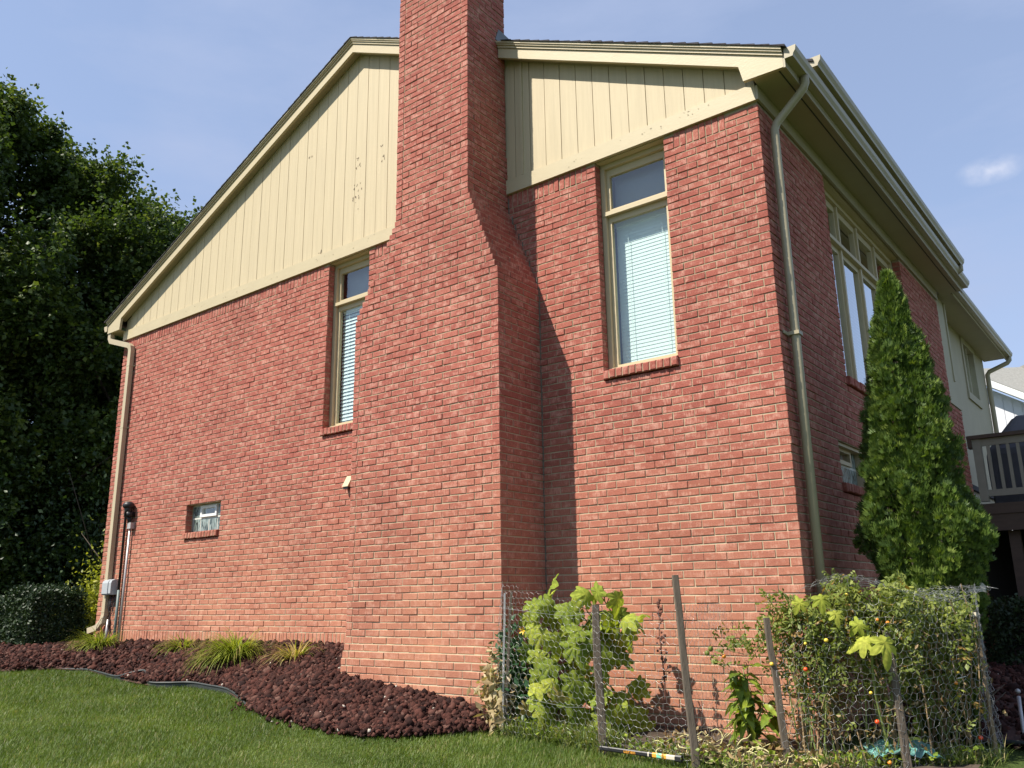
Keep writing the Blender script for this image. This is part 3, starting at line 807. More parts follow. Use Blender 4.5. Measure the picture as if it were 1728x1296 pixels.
# eave soffits and fascia
mb = MB()
mb.box(W + 0.0245, ER - 0.001, -0.111, 6.95, 6.002, 6.02)
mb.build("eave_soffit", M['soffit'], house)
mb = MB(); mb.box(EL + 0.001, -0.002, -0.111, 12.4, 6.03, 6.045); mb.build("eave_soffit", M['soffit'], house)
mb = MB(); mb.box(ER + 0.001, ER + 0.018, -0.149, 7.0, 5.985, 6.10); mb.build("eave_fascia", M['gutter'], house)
mb = MB(); mb.box(11.115, 11.125, -0.10, 6.9, 5.996, 6.0015); mb.build("soffit_seam", M['dark'], house)
def gutter(x0, z0, y0, y1, name, s=1, parent=house, mat='gutter'):
    prof = [(0, 0), (0.072, 0), (0.078, 0.022), (0.098, 0.05), (0.104, 0.088), (0.104, 0.096), (0.096, 0.096), (0.094, 0.06), (0.07, 0.028), (0.066, 0.008), (0.006, 0.008), (0.006, 0.094), (0, 0.094)]
    mb = MB(); mb.prism([(x0 + s * p, z0 + q) for p, q in prof], lambda p, q, a: (p, a, q), y0, y1)
    cap = [(0, 0), (0.072, 0), (0.078, 0.022), (0.098, 0.05), (0.104, 0.088), (0.104, 0.096), (0, 0.096)]
    mb.prism([(x0 + s * p, z0 + q) for p, q in cap], lambda p, q, a: (p, a, q), y0 - 0.003, y0 - 0.0005)
    mb.prism([(x0 + s * p, z0 + q) for p, q in cap], lambda p, q, a: (p, a, q), y1 + 0.0005, y1 + 0.003)
    return mb.build(name, M[mat], parent)
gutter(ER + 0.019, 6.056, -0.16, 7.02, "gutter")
gutter(EL - 0.002, 6.062, -0.16, 12.4, "gutter", -1, mat='metal')
# second, slightly higher eave just behind
mb = MB()
up = lambda x: zr(x) + 0.33
mb.prism([(8.6, up(8.6) - 0.12), (11.25, up(11.25) - 0.12), (11.25, up(11.25)), (8.6, up(8.6))], lambda p, q, a: (p, a, q), 0.36, 6.42)
upper = mb.build("upper_roof", M['trim'], house)
mb = MB()
for i in range(18):
    xa = 11.29 - i * 0.147; xb = xa - 0.165
    mb.prism([(xa, up(xa) + 0.004), (xb, up(xb) + 0.004), (xb, up(xb) + 0.01), (xa, up(xa) + 0.028)], lambda p, q, a: (p, a, q), 0.31, 6.44)
tag(mb.build("shingles", M['shingle'], upper), kind='stuff')
gutter(11.252, 6.20, 0.33, 6.44, "gutter")
mb = MB(); mb.tube([(11.31, 6.36, 6.20), (11.31, 6.36, 6.12), (11.24, 6.36, 6.08)], 0.032, 8); mb.build("gutter_outlet", M['gutter'], house, True)

# downspouts
mb = MB()
mb.tube([(11.235, 0.20, 6.066), (11.235, 0.20, 5.99), (11.215, 0.20, 5.945), (11.17, 0.20, 5.90), (11.0, 0.195, 5.745), (10.955, 0.19, 5.70), (10.931, 0.185, 5.64), (10.931, 0.18, 5.5), (10.931, 0.18, 3.75), (10.931, 0.18, 0.75)], 0.038, 12, aspect=0.86)
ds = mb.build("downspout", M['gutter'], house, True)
for z in (3.72, 1.3):
    mb = MB(); mb.box(10.877, 10.977, 0.133, 0.227, z, z + 0.03); mb.box(10.868, 10.879, 0.06, 0.133, z + .004, z + 0.032); mb.build("strap", M['gutter'], ds)
def rect_tube(pts, hw, hd):
    """rectangular pipe in the plane y=const; pts (x,z)"""
    mb = MB(); n = len(pts); vs = []
    for i, (x, y, z) in enumerate(pts):
        a = Vector(pts[max(i - 1, 0)]); b = Vector(pts[min(i + 1, n - 1)]); t = (b - a).normalized()
        s = Vector((t.z, 0, -t.x)); s = s.normalized() if s.length > 1e-6 else Vector((1, 0, 0))
        c = Vector((x, y, z)); yv = Vector((0, 1, 0))
        vs += [tuple(c - s * hw - yv * hd), tuple(c + s * hw - yv * hd), tuple(c + s * hw + yv * hd), tuple(c - s * hw + yv * hd)]
    fs = []
    for i in range(n - 1):
        for k in range(4):
            a = i * 4 + k; b = i * 4 + (k + 1) % 4
            fs.append((a, a + 4, b + 4, b))
    return mb.add(vs, fs)
mb = rect_tube([(-0.275, -0.10, 6.06), (-0.275, -0.10, 5.94), (-0.235, -0.10, 5.885), (0.285, -0.062, 5.72), (0.335, -0.055, 5.68), (0.345, -0.05, 5.62), (0.345, -0.05, 1.52), (0.32, -0.06, 1.42), (0.22, -0.08, 1.33), (0.02, -0.10, 1.285)], 0.042, 0.034)
ds = mb.build("downspout", M['metal'], house)
for z in (5.36, 4.35, 1.55):
    mb = MB(); mb.box(0.297, 0.393, -0.0865, -0.002, z, z + 0.024); mb.box(0.395, 0.425, -0.012, -0.002, z + .002, z + 0.022); mb.build("strap", M['metal'], ds)

# ------------------------------------------------------------------ windows
def sill(parent, fn, u0, u1, z0, z1, n=None):
    n = n or round((u1 - u0) / 0.0695); w = (u1 - u0) / n
    for i in range(n):
        a = u0 + i * w + 0.004; b = u0 + (i + 1) * w - 0.004
        d = R.uniform(-.003, .004); dz = R.uniform(-.003, .003)
        mbb = MB()
        e = 0.008
        f0, f1 = -0.034 - d, 0.088
        vs = [fn(a, f1, z0), fn(b, f1, z0), fn(b, f1, z1 + 0.012), fn(a, f1, z1 + 0.012),
              fn(a, f0 + e, z0 + dz), fn(b, f0 + e, z0 + dz), fn(b, f0 + e * .6, z1 - .012 + dz), fn(a, f0 + e * .6, z1 - .012 + dz),
              fn(a + e, f0, z0 + e + dz), fn(b - e, f0, z0 + e + dz), fn(b - e, f0, z1 - .012 - e + dz), fn(a + e, f0, z1 - .012 - e + dz)]
        fs = [(8, 9, 10, 11), (4, 5, 9, 8), (5, 6, 10, 9), (6, 7, 11, 10), (7, 4, 8, 11), (0, 1, 5, 4), (1, 2, 6, 5), (2, 3, 7, 6), (3, 0, 4, 7)]
        mbb.add(vs, fs, R.uniform(0.25, 0.9)); mbb.build("sill_brick", M['brick'], parent)
    mbb = MB(); mbb.mbox(fn, u0 + .006, u1 - .006, -0.026, 0.085, z0 + .005, z1 - 0.018); mbb.build("sill_mortar", M['mortar'], parent)

def tall_window(fn, u0, u1, z0, z1, lights, name="window", inside=True):
    """frame with a transom light over each tall light"""
    w = MB()
    jw = 0.045
    w.mbox(fn, u0 + .002, u1 - .002, 0.02, 0.205, z1 - 0.0015, z1 + 0.0115)      # head board under the band
    w.mbox(fn, u0 + .001, u0 + jw, 0.097, 0.20, z0 + 0.10, z1 - 0.002)
    w.mbox(fn, u1 - jw, u1 - .001, 0.097, 0.20, z0 + 0.10, z1 - 0.002)
    w.mbox(fn, u0 + jw, u1 - jw, 0.097, 0.20, z1 - 0.05, z1 - 0.002)
    w.mbox(fn, u0 + jw, u1 - jw, 0.078, 0.20, z0 + 0.101, z0 + 0.128)
    w.mbox(fn, u0 + jw * .4, u1 - jw * .4, 0.086, 0.198, 5.296, 5.338)      # proud transom bar
    # inner stops
    n = lights; lw = (u1 - u0 - 2 * jw) / n
    cuts = [u0 + jw + i * lw for i in range(n + 1)]
    for i in range(1, n): w.mbox(fn, cuts[i] - .022, cuts[i] + .022, 0.11, 0.199, z0 + 0.129, z1 - 0.051)
    wi = w.build(name, M['frame'], house)
    panes = []
    for i in range(n):
        a = cuts[i] + (.001 if i == 0 else .023); b = cuts[i + 1] - (.001 if i == n - 1 else .023)
        for (q0, q1) in ((z0 + 0.129, 5.295), (5.339, z1 - 0.051)):
            s = MB(); st = 0.037
            s.mbox(fn, a, a + st, 0.136, 0.182, q0, q1); s.mbox(fn, b - st, b, 0.136, 0.182, q0, q1)
            s.mbox(fn, a + st, b - st, 0.136, 0.182, q0, q0 + st); s.mbox(fn, a + st, b - st, 0.136, 0.182, q1 - (0.06 if q0 < 5 else 0.075), q1)
            s.build("sash", M['frame'], wi)
            g = MB(); g.mbox(fn, a + st - .004, b - st + .004, 0.156, 0.160, q0 + st - .004, q1 - .03); g.build("pane", M['glass'], wi)
        panes.append((a, b, z0 + 0.129, 5.295))
    return wi, panes
def blinds(wi, fn, a, b, q0, q1, tilt, pitch=0.042, n0=0.20, mat='blind'):
    z = q0 + 0.05; hd = 0.025
    while z < q1 - 0.05:
        c, s_ = math.cos(tilt) * hd, math.sin(tilt) * hd
        d = R.uniform(-.001, .001)
        mbb = MB(); t = 0.0012
        vs = [fn(a, n0 - c, z - s_ + d), fn(b, n0 - c, z - s_ + d), fn(b, n0, z + .0035 + d), fn(a, n0, z + .0035 + d), fn(b, n0 + c, z + s_ + d), fn(a, n0 + c, z + s_ + d)]
        lo = [fn(a, n0 - c, z - s_ - t + d), fn(b, n0 - c, z - s_ - t + d), fn(b, n0, z + .0035 - t + d), fn(a, n0, z + .0035 - t + d), fn(b, n0 + c, z + s_ - t + d), fn(a, n0 + c, z + s_ - t + d)]
        mbb.add(vs + lo, [(0, 1, 2, 3), (3, 2, 4, 5), (6, 9, 8, 7), (9, 11, 10, 8), (0, 6, 7, 1), (4, 10, 11, 5), (0, 3, 9, 6), (3, 5, 11, 9), (1, 7, 8, 2), (2, 8, 10, 4)])
        mbb.build("blind_slat", M[mat], wi)
        z += pitch
    cd = MB()
    for f in (0.22, 0.80):
        u = a + (b - a) * f; cd.mbox(fn, u - .002, u + .002, n0 - hd - .003, n0 - hd - .001, q0 + .03, q1)
    cd.mbox(fn, a, b, n0 - .02, n0 + .02, q1 - .05, q1); cd.mbox(fn, a, b, n0 - .02, n0 + .02, q0 + 0.005, q0 + .025)
    cd.build("blind_rail", M[mat], wi)

wi, pn = tall_window(f_gab, WIN_R[0], WIN_R[1], 3.602, 5.862, 1)
sill(wi, f_gab, WIN_R[0] + 0.002, WIN_R[1] + 0.012, 3.606, 3.70)
a, b, q0, q1 = pn[0]; blinds(wi, f_gab, a + .015, b - .015, q0, q1 - .03, math.radians(82), pitch=.0365, n0=0.262)
wi, pn = tall_window(f_gab, WIN_L[0], WIN_L[1], 3.602, 5.862, 1)
sill(wi, f_gab, WIN_L[0] - 0.012, WIN_L[1] + 0.002, 3.606, 3.70)
a, b, q0, q1 = pn[0]; blinds(wi, f_gab, a + .03, b - .01, q0, q1 - .03, math.radians(66), pitch=.046, n0=0.208)
wi, pn = tall_window(f_side, SIDE_W[0], SIDE_W[1], 3.602, 5.862, 4)
sill(wi, f_side, SIDE_W[0] - 0.01, SIDE_W[1] + 0.01, 3.606, 3.70)
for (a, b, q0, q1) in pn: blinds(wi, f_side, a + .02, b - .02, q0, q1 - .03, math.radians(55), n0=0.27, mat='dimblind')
for (wa, wb) in ((WIN_R[0], WIN_R[1]), (WIN_L[0], WIN_L[1])):
    mb = MB(); mb.mbox(f_gab, wa + .06, wb - .06, 0.27, 0.273, 5.34, 5.80); mb.build("transom_tone_panel", M['shade'], house)  # grey panel added behind the transom glass to lighten it
# rooms behind the glass
mb = MB(); mb.box(0.2, 10.6, 1.9, 1.95, 3.31, 5.95); mb.box(8.3, 8.36, 0.2, 12, 3.31, 5.95); mb.box(0.2, 10.6, 0.2, 12, 5.96, 6.0); mb.build("inner_wall", M['dark'], house)

# basement glass block windows
def basement(fn, op, hopper, glassmat='gblock'):
    u0, u1, z0, z1 = op
    w = MB(); zb = z0 + 0.098
    cw = (u1 - u0) / 4; rh = (z1 - zb) / 2
    n0, n1 = 0.10, 0.16
    for i in range(5): w.mbox(fn, max(u0 + .001, u0 + i * cw - .009), min(u1 - .001, u0 + i * cw + .009), n0 + .004, n1, zb, zb + rh) if i in (0, 1, 2, 3, 4) else None
    for u in (u0, u0 + cw, u0 + 3 * cw, u1): w.mbox(fn, max(u0 + .001, u - .009), min(u1 - .001, u + .009), n0 + .004, n1, zb + rh, z1 - .001)
    for z in (zb, zb + rh, z1 - 0.012): w.mbox(fn, u0 + .001, u1 - .001, n0 + .002, n1 - .002, z - (.010 if z > zb else -.001), z + .011)
    wi = w.build("basement_window", M['gmortar'], house)
    def blk(a, b, q0, q1):
        g = MB(); fnm = fn
        cx_, cz_ = (a + b) / 2, (q0 + q1) / 2
        g.mbox(fn, a, b, n0 + .001, n1, q0, q1)
        g.build("glass_block", M[glassmat], wi)
    for i in range(4): blk(u0 + i * cw + .0095, u0 + (i + 1) * cw - .0095, zb + .0115, zb + rh - .0105)
    for i in (0, 3): blk(u0 + i * cw + .0095, u0 + (i + 1) * cw - .0095, zb + rh + .0115, z1 - .0225)
    a, b, q0, q1 = u0 + cw + .0095, u0 + 3 * cw - .0095, zb + rh + .0115, z1 - .0225
    h = MB(); t = 0.036
    h.mbox(fn, a, a + t, n0 - .02, n1, q0, q1); h.mbox(fn, b - t, b, n0 - .02, n1, q0, q1)
    h.mbox(fn, a + t, b - t, n0 - .02, n1, q0, q0 + t); h.mbox(fn, a + t, b - t, n0 - .02, n1, q1 - t, q1)
    h.build("hopper_frame", M[hopper], wi)
    g = MB(); g.mbox(fn, a + t, b - t, n0 + .01, n0 + .014, q0 + t, q1 - t); g.build("pane", M['glass'], wi)
    bk = MB(); bk.mbox(fn, u0, u1, n1 + .25, n1 + .27, z0 - .05, z1 + .05); bk.build("blackout", M['dark'], wi)
    return wi
wi = basement(f_gab, BASE_W, 'white'); sill(wi, f_gab, BASE_W[0] - 0.02, BASE_W[1] - 0.015, 2.522, 2.612)
wi = basement(f_side, SIDE_B, 'frame'); sill(wi, f_side, SIDE_B[0] - 0.02, SIDE_B[1] + 0.02, 2.522, 2.612)
mb = MB()
mb.mbox(f_side, SIDE_B[0], SIDE_B[1], 0.03, 0.12, 2.962, 2.991); mb.mbox(f_side, SIDE_B[0], SIDE_B[0] + .03, 0.03, 0.1, 2.62, 2.962); mb.mbox(f_side, SIDE_B[1] - .03, SIDE_B[1], 0.03, 0.1, 2.62, 2.962)
mb.build("basement_frame", M['frame'], house)

# ------------------------------------------------------------------ rear wing of the house
f_wing = lambda u, n, z: (10.65 - n, u, z)
mb = MB()
mb.box(10.2, W - 0.03, SIDE_END + 0.001, 7.40, 4.302, 6.0)
mb.box(W - 0.031, W - 0.012, SIDE_END + 0.001, SIDE_END + 0.10, 4.305, 5.99)
mb.box(W - 0.031, W - 0.012, 7.33, 7.398, 4.75, 5.99)
mb.box(10.6, W + 0.012, SIDE_END - .002, 7.41, 4.292, 4.3015)
mb.build("siding_pier", M['wing'], house)
mb = MB(); core(mb, f_wing, (7.401, 11.66), (2.88, 6.06), [(9.62, 10.55, 5.03, 5.93)], 0.0, 0.15); mb.build("wing_wall", M['wing'], house)
mb = MB(); mb.mbox(f_wing, 7.401, 12.0, 0.0, 0.15, .2, 2.879); mb.build("under_deck_wall", M['deck_shade_wall'], house)  # lower wing wall, its colour darkened in place of deck shade
mb = MB()
mb.mbox(f_wing, 9.50, 10.67, -0.03, -0.001, 4.90, 5.03); mb.mbox(f_wing, 9.52, 9.62, -0.022, -0.001, 5.031, 5.93)
mb.mbox(f_wing, 10.55, 10.65, -0.022, -0.001, 5.031, 5.93); mb.mbox(f_wing, 9.52, 10.65, -0.024, -0.001, 5.931, 6.03)
mb.mbox(f_wing, 10.06, 10.11, 0.01, 0.09, 5.031, 5.93)
mb.mbox(f_wing, 9.621, 10.549, 0.02, 0.08, 5.031, 5.07)
wi = mb.build("window", M['wing'], house)
for a, b in ((9.622, 10.058), (10.112, 10.548)):
    g = MB(); g.mbox(f_wing, a, b, 0.05, 0.055, 5.071, 5.928); g.build("pane", M['glass'], wi)
    g = MB(); g.mbox(f_wing, a, b, 0.10, 0.105, 5.071, 5.70); g.build("shade", M['blind'], wi)
mb = MB()
mb.box(10.651, 11.03, 7.02, 11.80, 6.045, 6.06); mb.box(11.031, 11.05, 7.02, 11.8, 6.0, 6.14)
mb.prism([(11.06, 6.145), (8.6, 7.345), (8.6, 7.45), (11.09, 6.20)], lambda p, q, a: (p, a, q), 7.03, 11.85)
mb.build("wing_roof", M['wing'], house)
gutter(11.051, 6.04, 7.05, 11.82, "gutter")
mb = MB(); mb.tube([(11.10, 11.70, 6.045), (11.10, 11.70, 5.98), (11.06, 11.70, 5.93), (10.74, 11.65, 5.80), (10.70, 11.64, 5.74), (10.70, 11.64, 5.6), (10.70, 11.64, 3.2)], 0.042, 10)
mb.build("downspout", M['wing'], house, True)

# ------------------------------------------------------------------ wall hardware
t = thing("dryer_vent", "small cream louvred vent hood on the brick wall left of the chimney", "vent", (5.65, 0, 2.9))
mb = MB(); mb.prism([(-0.002, 2.93), (-0.075, 2.93), (-0.075, 2.936), (-0.002, 3.065)], lambda p, q, a: (a, p, q), 5.60, 5.70)
keep(mb.build("hood", M['frame']), t)
mb = MB(); mb.box(5.612, 5.688, -0.066, -0.02, 2.905, 2.9285); keep(mb.build("flap", M['black']), t)

t = thing("utility_box", "pale grey plastic utility box on the brick wall beside the downspout", "utility box", (0.47, 0, 1.8))
mb = MB()
prof = [(-0.004, 0), (-0.105, 0), (-0.12, 0.02), (-0.12, 0.17), (-0.105, 0.205), (-0.06, 0.225), (-0.004, 0.225)]
mb.prism([(p, 1.805 + q) for p, q in prof], lambda p, q, a: (a, p, q), 0.345, 0.575)
keep(mb.build("housing", M['greybox']), t)
mb = MB(); mb.prism([(p * 1.05 - .004, 1.80 + q * 1.02) for p, q in prof[1:6]], lambda p, q, a: (a, p, q), 0.335, 0.50)
keep(mb.build("lid", M['greybox']), t)
for kx, dz in ((0.43, 0.24), (0.47, 0.31), (0.50, 0.2)):
    mb = MB(); mb.tube([(kx, -0.05, 1.80), (kx - .01, -0.055, 1.80 - dz * .7), (kx + .03, -0.05, 1.80 - dz), (kx + .07, -0.04, 1.80 - dz * .8), (kx + .08, -0.03, 1.80 - dz * .3), (kx + .06, -0.03, 1.80)], 0.006, 5)
    keep(mb.build("cable", M['black'], smooth=True), t)
mb = MB(); mb.tube([(0.43, -0.03, 1.45), (0.42, -0.04, 1.05)], 0.022, 8); keep(mb.build("ground_pipe", M['conduit'], smooth=True), t)
mb = MB()
for i in range(5):
    mb.tube([(0.46, -0.03, 1.50), (0.50 + .03 * i, -0.07, 1.46 - .05 * i), (0.46 + .02 * i, -0.05, 1.36 - .03 * i), (0.44, -0.03, 1.33)], 0.0045, 4)
mb.tube([(0.44, -0.03, 1.5), (0.36, -0.10, 1.47), (0.29, -0.12, 1.36), (0.27, -0.12, 1.29)], 0.004, 4)
keep(mb.build("wire_tangle", M['black'], smooth=True), t)

t = thing("utility_riser", "black pipe and grey conduit rising to a black capped fitting on the brick wall", "utility pipe", (0.7, 0, 1.1))
mb = MB(); mb.tube([(0.655, -0.035, 1.86), (0.648, -0.035, 3.04), (0.665, -0.04, 3.065), (0.74, -0.05, 3.07)], 0.019, 8); keep(mb.build("black_pipe", M['black'], smooth=True), t)
mb = MB(); mb.tube([(0.662, -0.035, 1.0), (0.66, -0.035, 1.87)], 0.021, 8); keep(mb.build("lower_pipe", M['greenpipe'], smooth=True), t)
mb = MB(); mb.tube([(0.79, -0.035, 1.0), (0.812, -0.035, 2.78)], 0.0175, 8); keep(mb.build("grey_conduit", M['conduit'], smooth=True), t)
mb = MB(); mb.ball((0.80, -0.085, 3.10), 0.085, 12, 8, sz=0.75); mb.tube([(0.80, -0.085, 3.14), (0.80, -0.08, 2.95)], [0.065, 0.05], 10); mb.box(0.75, 0.86, -0.12, -0.004, 2.93, 3.0); keep(mb.build("capped_fitting", M['black'], smooth=True), t)
mb = MB(); mb.tube([(0.775, -0.06, 2.96), (0.805, -0.055, 2.90), (0.80, -0.05, 2.84)], [0.042, 0.034, 0.026], 8); mb.tube([(0.845, -0.05, 2.96), (0.83, -0.05, 2.84)], 0.010, 6); keep(mb.build("valve_body", M['black'], smooth=True), t)
mb = MB(); mb.box(0.79, 0.88, -0.07, -0.004, 2.755, 2.845); keep(mb.build("junction_clamp", M['conduit']), t)

# ------------------------------------------------------------------ bed edging
t_e = MB()
epts = [(1.7, -1.22), (2.1, -1.10), (2.55, -1.15), (3.1, -1.24), (3.3, -1.20), (3.45, -1.10), (3.62, -1.16), (3.85, -1.25), (4.1, -1.16), (4.3, -1.02), (4.6, -1.0), (4.95, -1.01), (5.3, -1.12), (5.83, -1.35)]
zup = [-.02, -.010, -.003, .012, .055, .085, .042, .012, .014, .014, .010, .008, -.002, -.02]
pp = [(x, y, float(G(x, y)) + 0.015 + z) for (x, y), z in zip(epts, zup)]
def smooth_path(p, n=5):
    q = []; P_ = [np.array(a, float) for a in p]
    for i in range(len(P_) - 1):
        a, b = P_[i], P_[i + 1]; pa = P_[max(i - 1, 0)]; nb = P_[min(i + 2, len(P_) - 1)]
        for j in range(n):
            t = j / n
            q.append(tuple(0.5 * ((2 * a) + (-pa + b) * t + (2 * pa - 5 * a + 4 * b - nb) * t * t + (-pa + 3 * a - 3 * b + nb) * t ** 3)))
    q.append(tuple(P_[-1])); return q
sp = smooth_path(pp)
t_e.tube(sp, 0.012, 6)
vs = []
for (x, y, z) in sp: vs += [(x - 0.003, y - .004, z), (x - 0.003, y - .004, z - 0.13), (x + .003, y + .004, z - 0.13), (x + .003, y + .004, z)]
n = len(sp)
t_e.add(vs, [f for i in range(n - 1) for f in ((i * 4, i * 4 + 1, i * 4 + 5, i * 4 + 4), (i * 4 + 3, i * 4 + 7, i * 4 + 6, i * 4 + 2))])
tag(t_e.build("bed_edging", M['edging'], smooth=True), "wavy black plastic edging strip between lawn and red stone bed", "garden edging")

# ------------------------------------------------------------------ lava rocks
def ico(sub):
    import bmesh
    bm = bmesh.new(); bmesh.ops.create_icosphere(bm, subdivisions=sub, radius=1.0)
    V = np.array([v.co[:] for v in bm.verts]); F = np.array([[v.index for v in f.verts] for f in bm.faces]); bm.free()
    return V, F
IV1, IF1 = ico(1); IV2, IF2 = ico(2)
def scatter_rocks(name, pts, size, IV, IF, mat, pale=0.006):
    n = len(pts); k = len(IV)
    var = []
    for i in range(24):
        f = 1 + R.uniform(-0.5, 0.45, k); v = IV * f[:, None] * R.uniform(0.65, 1.3, 3); var.append(v)
    var = np.array(var)[R.randint(0, 24, n)]
    an = R.uniform(0, 2 * np.pi, (n, 2)); ca, sa = np.cos(an), np.sin(an)
    x, y, z = var[..., 0], var[..., 1], var[..., 2]
    x, y = x * ca[:, :1] - y * sa[:, :1], x * sa[:, :1] + y * ca[:, :1]
    y, z = y * ca[:, 1:] - z * sa[:, 1:], y * sa[:, 1:] + z * ca[:, 1:]
    rv = R.uniform(0, 0.97, n); pl = R.rand(n) < pale; rv[pl] = 1.0; size = np.where(pl, np.minimum(size * .8, .018), size)
    V = np.stack([x, y, z], -1) * size[:, None, None] + pts[:, None, :]
    F = (IF[None] + (np.arange(n) * k)[:, None, None]).reshape(-1, 3)
    return link_mesh(name, V.reshape(-1, 3), F, mat, rnd=np.repeat(rv, k))
def bed_points(n, x0, x1):
    x = R.uniform(x0, x1, n * 3); y = edge_y(x) - .03 + R.rand(n * 3) * (1.7 + 0.9 * (x < 0))
    ok = (y < -0.02) | (x < -0.05)
    ok &= ~((x > CXL0 - 0.02) & (x < CXR0 + 0.0) & (y > -0.73))
    ok &= (y < 3) & ~((x > 1.6) & (x < 5.9) & (y < edge_y(x) + .012))
    x, y = x[ok][:n], y[ok][:n]
    return x, y
x1, y1 = bed_points(18000, 3.2, 8.62)
x0_, y0_ = bed_points(10500, -5.5, 3.4)
s1 = np.clip(R.gamma(4.2, 0.0038, len(x1)), .006, .042); s0 = np.clip(R.gamma(6, 0.0034, len(x0_)), .009, .042)
# a few stray rocks spill on the grass side of the bed
p1 = np.stack([x1, y1, bedz(x1, y1) + s1 * 0.25 + R.uniform(0, .02, len(x1))], -1)
p0 = np.stack([x0_, y0_, bedz(x0_, y0_) + s0 * 0.25 + R.uniform(0, .02, len(x0_))], -1)
V1 = scatter_rocks("lava_rock", p1, s1, IV1, IF1, M['rock'], 0.006)
V0 = scatter_rocks("lava_rock", p0, s0, IV1, IF1, M['rock'], 0.005)
xq = R.uniform(5.6, 8.6, 170); yq = edge_y(xq) - np.abs(R.normal(0, .07, 170)); sq = np.clip(R.gamma(5, .0026, 170), .006, .026)
tag(scatter_rocks("stray_stones", np.stack([xq, yq, G(xq, yq) + .012], -1), sq, IV1, IF1, M['rock'], .03), "few stray lava stones spilled onto the lawn edge", "lava rock", kind='stuff')
tag(V1, "dark red lava rock heaped against the chimney foot", "lava rock", kind='stuff')
tag(V0, "dark red lava rock below the left part of the brick wall", "lava rock", kind='stuff')
xx = R.uniform(11.0, 14, 4200); yy = R.uniform(.55, 5.5, 4200); ss = np.clip(R.gamma(6, .004, 4200), .010, .045)
ok = ~((xx < 12.0) & (yy < .9)); xx, yy, ss = xx[ok], yy[ok], ss[ok]
tag(scatter_rocks("lava_rock", np.stack([xx, yy, G(xx, yy) + .03], -1), ss, IV1, IF1, M['rock']), "red lava rock beside the right wall under the dark hedge", "lava rock", kind='stuff')

# ------------------------------------------------------------------ grass and leaves
def unit(v): return v / np.maximum(1e-9, np.linalg.norm(v, axis=-1, keepdims=True))
def ribbons(base, heading, length, width, bend, lean, nseg, rnd):
    """grass blades: arrays of base points, headings (angle), lengths, widths, bend 0..1"""
    n = len(base)
    t = np.linspace(0, 1, nseg + 1)[None, :]
    hx, hy = np.cos(heading)[:, None], np.sin(heading)[:, None]
    th = lean[:, None] + bend[:, None] * t              # angle from vertical along the blade
    ds = length[:, None] / nseg
    out = np.concatenate([np.zeros((n, 1)), np.cumsum(np.sin(th[:, 1:]) * ds, 1)], 1)
    up_ = np.concatenate([np.zeros((n, 1)), np.cumsum(np.cos(th[:, 1:]) * ds, 1)], 1)
    cx_ = base[:, :1] + hx * out; cy_ = base[:, 1:2] + hy * out; cz_ = base[:, 2:3] + up_
    wv = width[:, None] * (1 - t ** 2 * 0.92)
    px, py = -hy * wv / 2, hx * wv / 2
    A = np.stack([cx_ - px, cy_ - py, cz_], -1); B = np.stack([cx_ + px, cy_ + py, cz_], -1)
    V = np.stack([A, B], 2).reshape(n, -1, 3)
    k = 2 * (nseg + 1)
    f = np.array([[2 * i, 2 * i + 1, 2 * i + 3, 2 * i + 2] for i in range(nseg)])
    F = (f[None] + (np.arange(n) * k)[:, None, None]).reshape(-1, 4)
    return V.reshape(-1, 3), F, np.repeat(rnd, k)

def vnoise(x, y, s, seed=0):
    """cheap smooth value noise for density and tone"""
    rs = np.random.RandomState(seed); T = rs.rand(64, 64)
    u, v = x * s, y * s; i, j = np.floor(u).astype(int), np.floor(v).astype(int); fu, fv = u - i, v - j
    fu = fu * fu * (3 - 2 * fu); fv = fv * fv * (3 - 2 * fv)
    g = lambda a, b: T[a % 64, b % 64]
    return (g(i, j) * (1 - fu) + g(i + 1, j) * fu) * (1 - fv) + (g(i, j + 1) * (1 - fu) + g(i + 1, j + 1) * fu) * fv

# lawn blades over the area in view and some way beyond
n = 1150000
gx_ = R.uniform(-3, 13.2, n); gy_ = R.uniform(-6.0, 0.6, n)
dx_, dy_ = gx_ - CAM.x, gy_ - CAM.y
dep = dx_ * (-.6147) + dy_ * .7888; lat = dx_ * .786 + dy_ * .618
ok = (dep > 2.6) & (lat > -0.72 * dep - 0.6) & (lat < 0.66 * dep + 0.6)
ok &= gy_ < np.where(gx_ < 8.6, edge_y(gx_) + 0.02 + 0.05 * (vnoise(gx_, gy_, 5, 3) - .5), np.where(gx_ < 11.6, -0.80 + 0.25 * (vnoise(gx_, gy_, 4, 2) - .4), np.minimum(.58, -0.55 + (gx_ - 11.6) * 0.9)))
ok &= R.rand(n) < np.clip(8.5 / np.maximum(dep, 1), 0.35, 1.0)
gx_, gy_, dep = gx_[ok], gy_[ok], dep[ok]
nb = len(gx_)
dry = vnoise(gx_, gy_, 1.3, 11) * 0.55 + vnoise(gx_, gy_, 3.7, 12) * 0.45 + np.clip((gx_ - 7.0) * 0.05, -.1, .2) * (gy_ > -2.6)
rn = np.clip(R.rand(nb) * 0.60 + (dry - 0.45) * 0.9, 0, 0.93); rn[R.rand(nb) < 0.05 + 0.9 * np.clip(dry - .60, 0, 1) + .10 * np.exp(-((gx_ - 9.7) ** 2 + (gy_ + 1.15) ** 2) / .10)] = 1.0
bs = np.stack([gx_, gy_, G(gx_, gy_) - 0.035], -1)
Vg, Fg, rg = ribbons(bs, R.uniform(0, 2 * np.pi, nb), R.uniform(.028, .066, nb) * (0.75 + 0.5 * vnoise(gx_, gy_, 2.1, 5)), R.uniform(.0016, .0030, nb) * (1 + 0.09 * dep), R.uniform(.2, 1.3, nb), R.uniform(0, .45, nb), 2, rn)
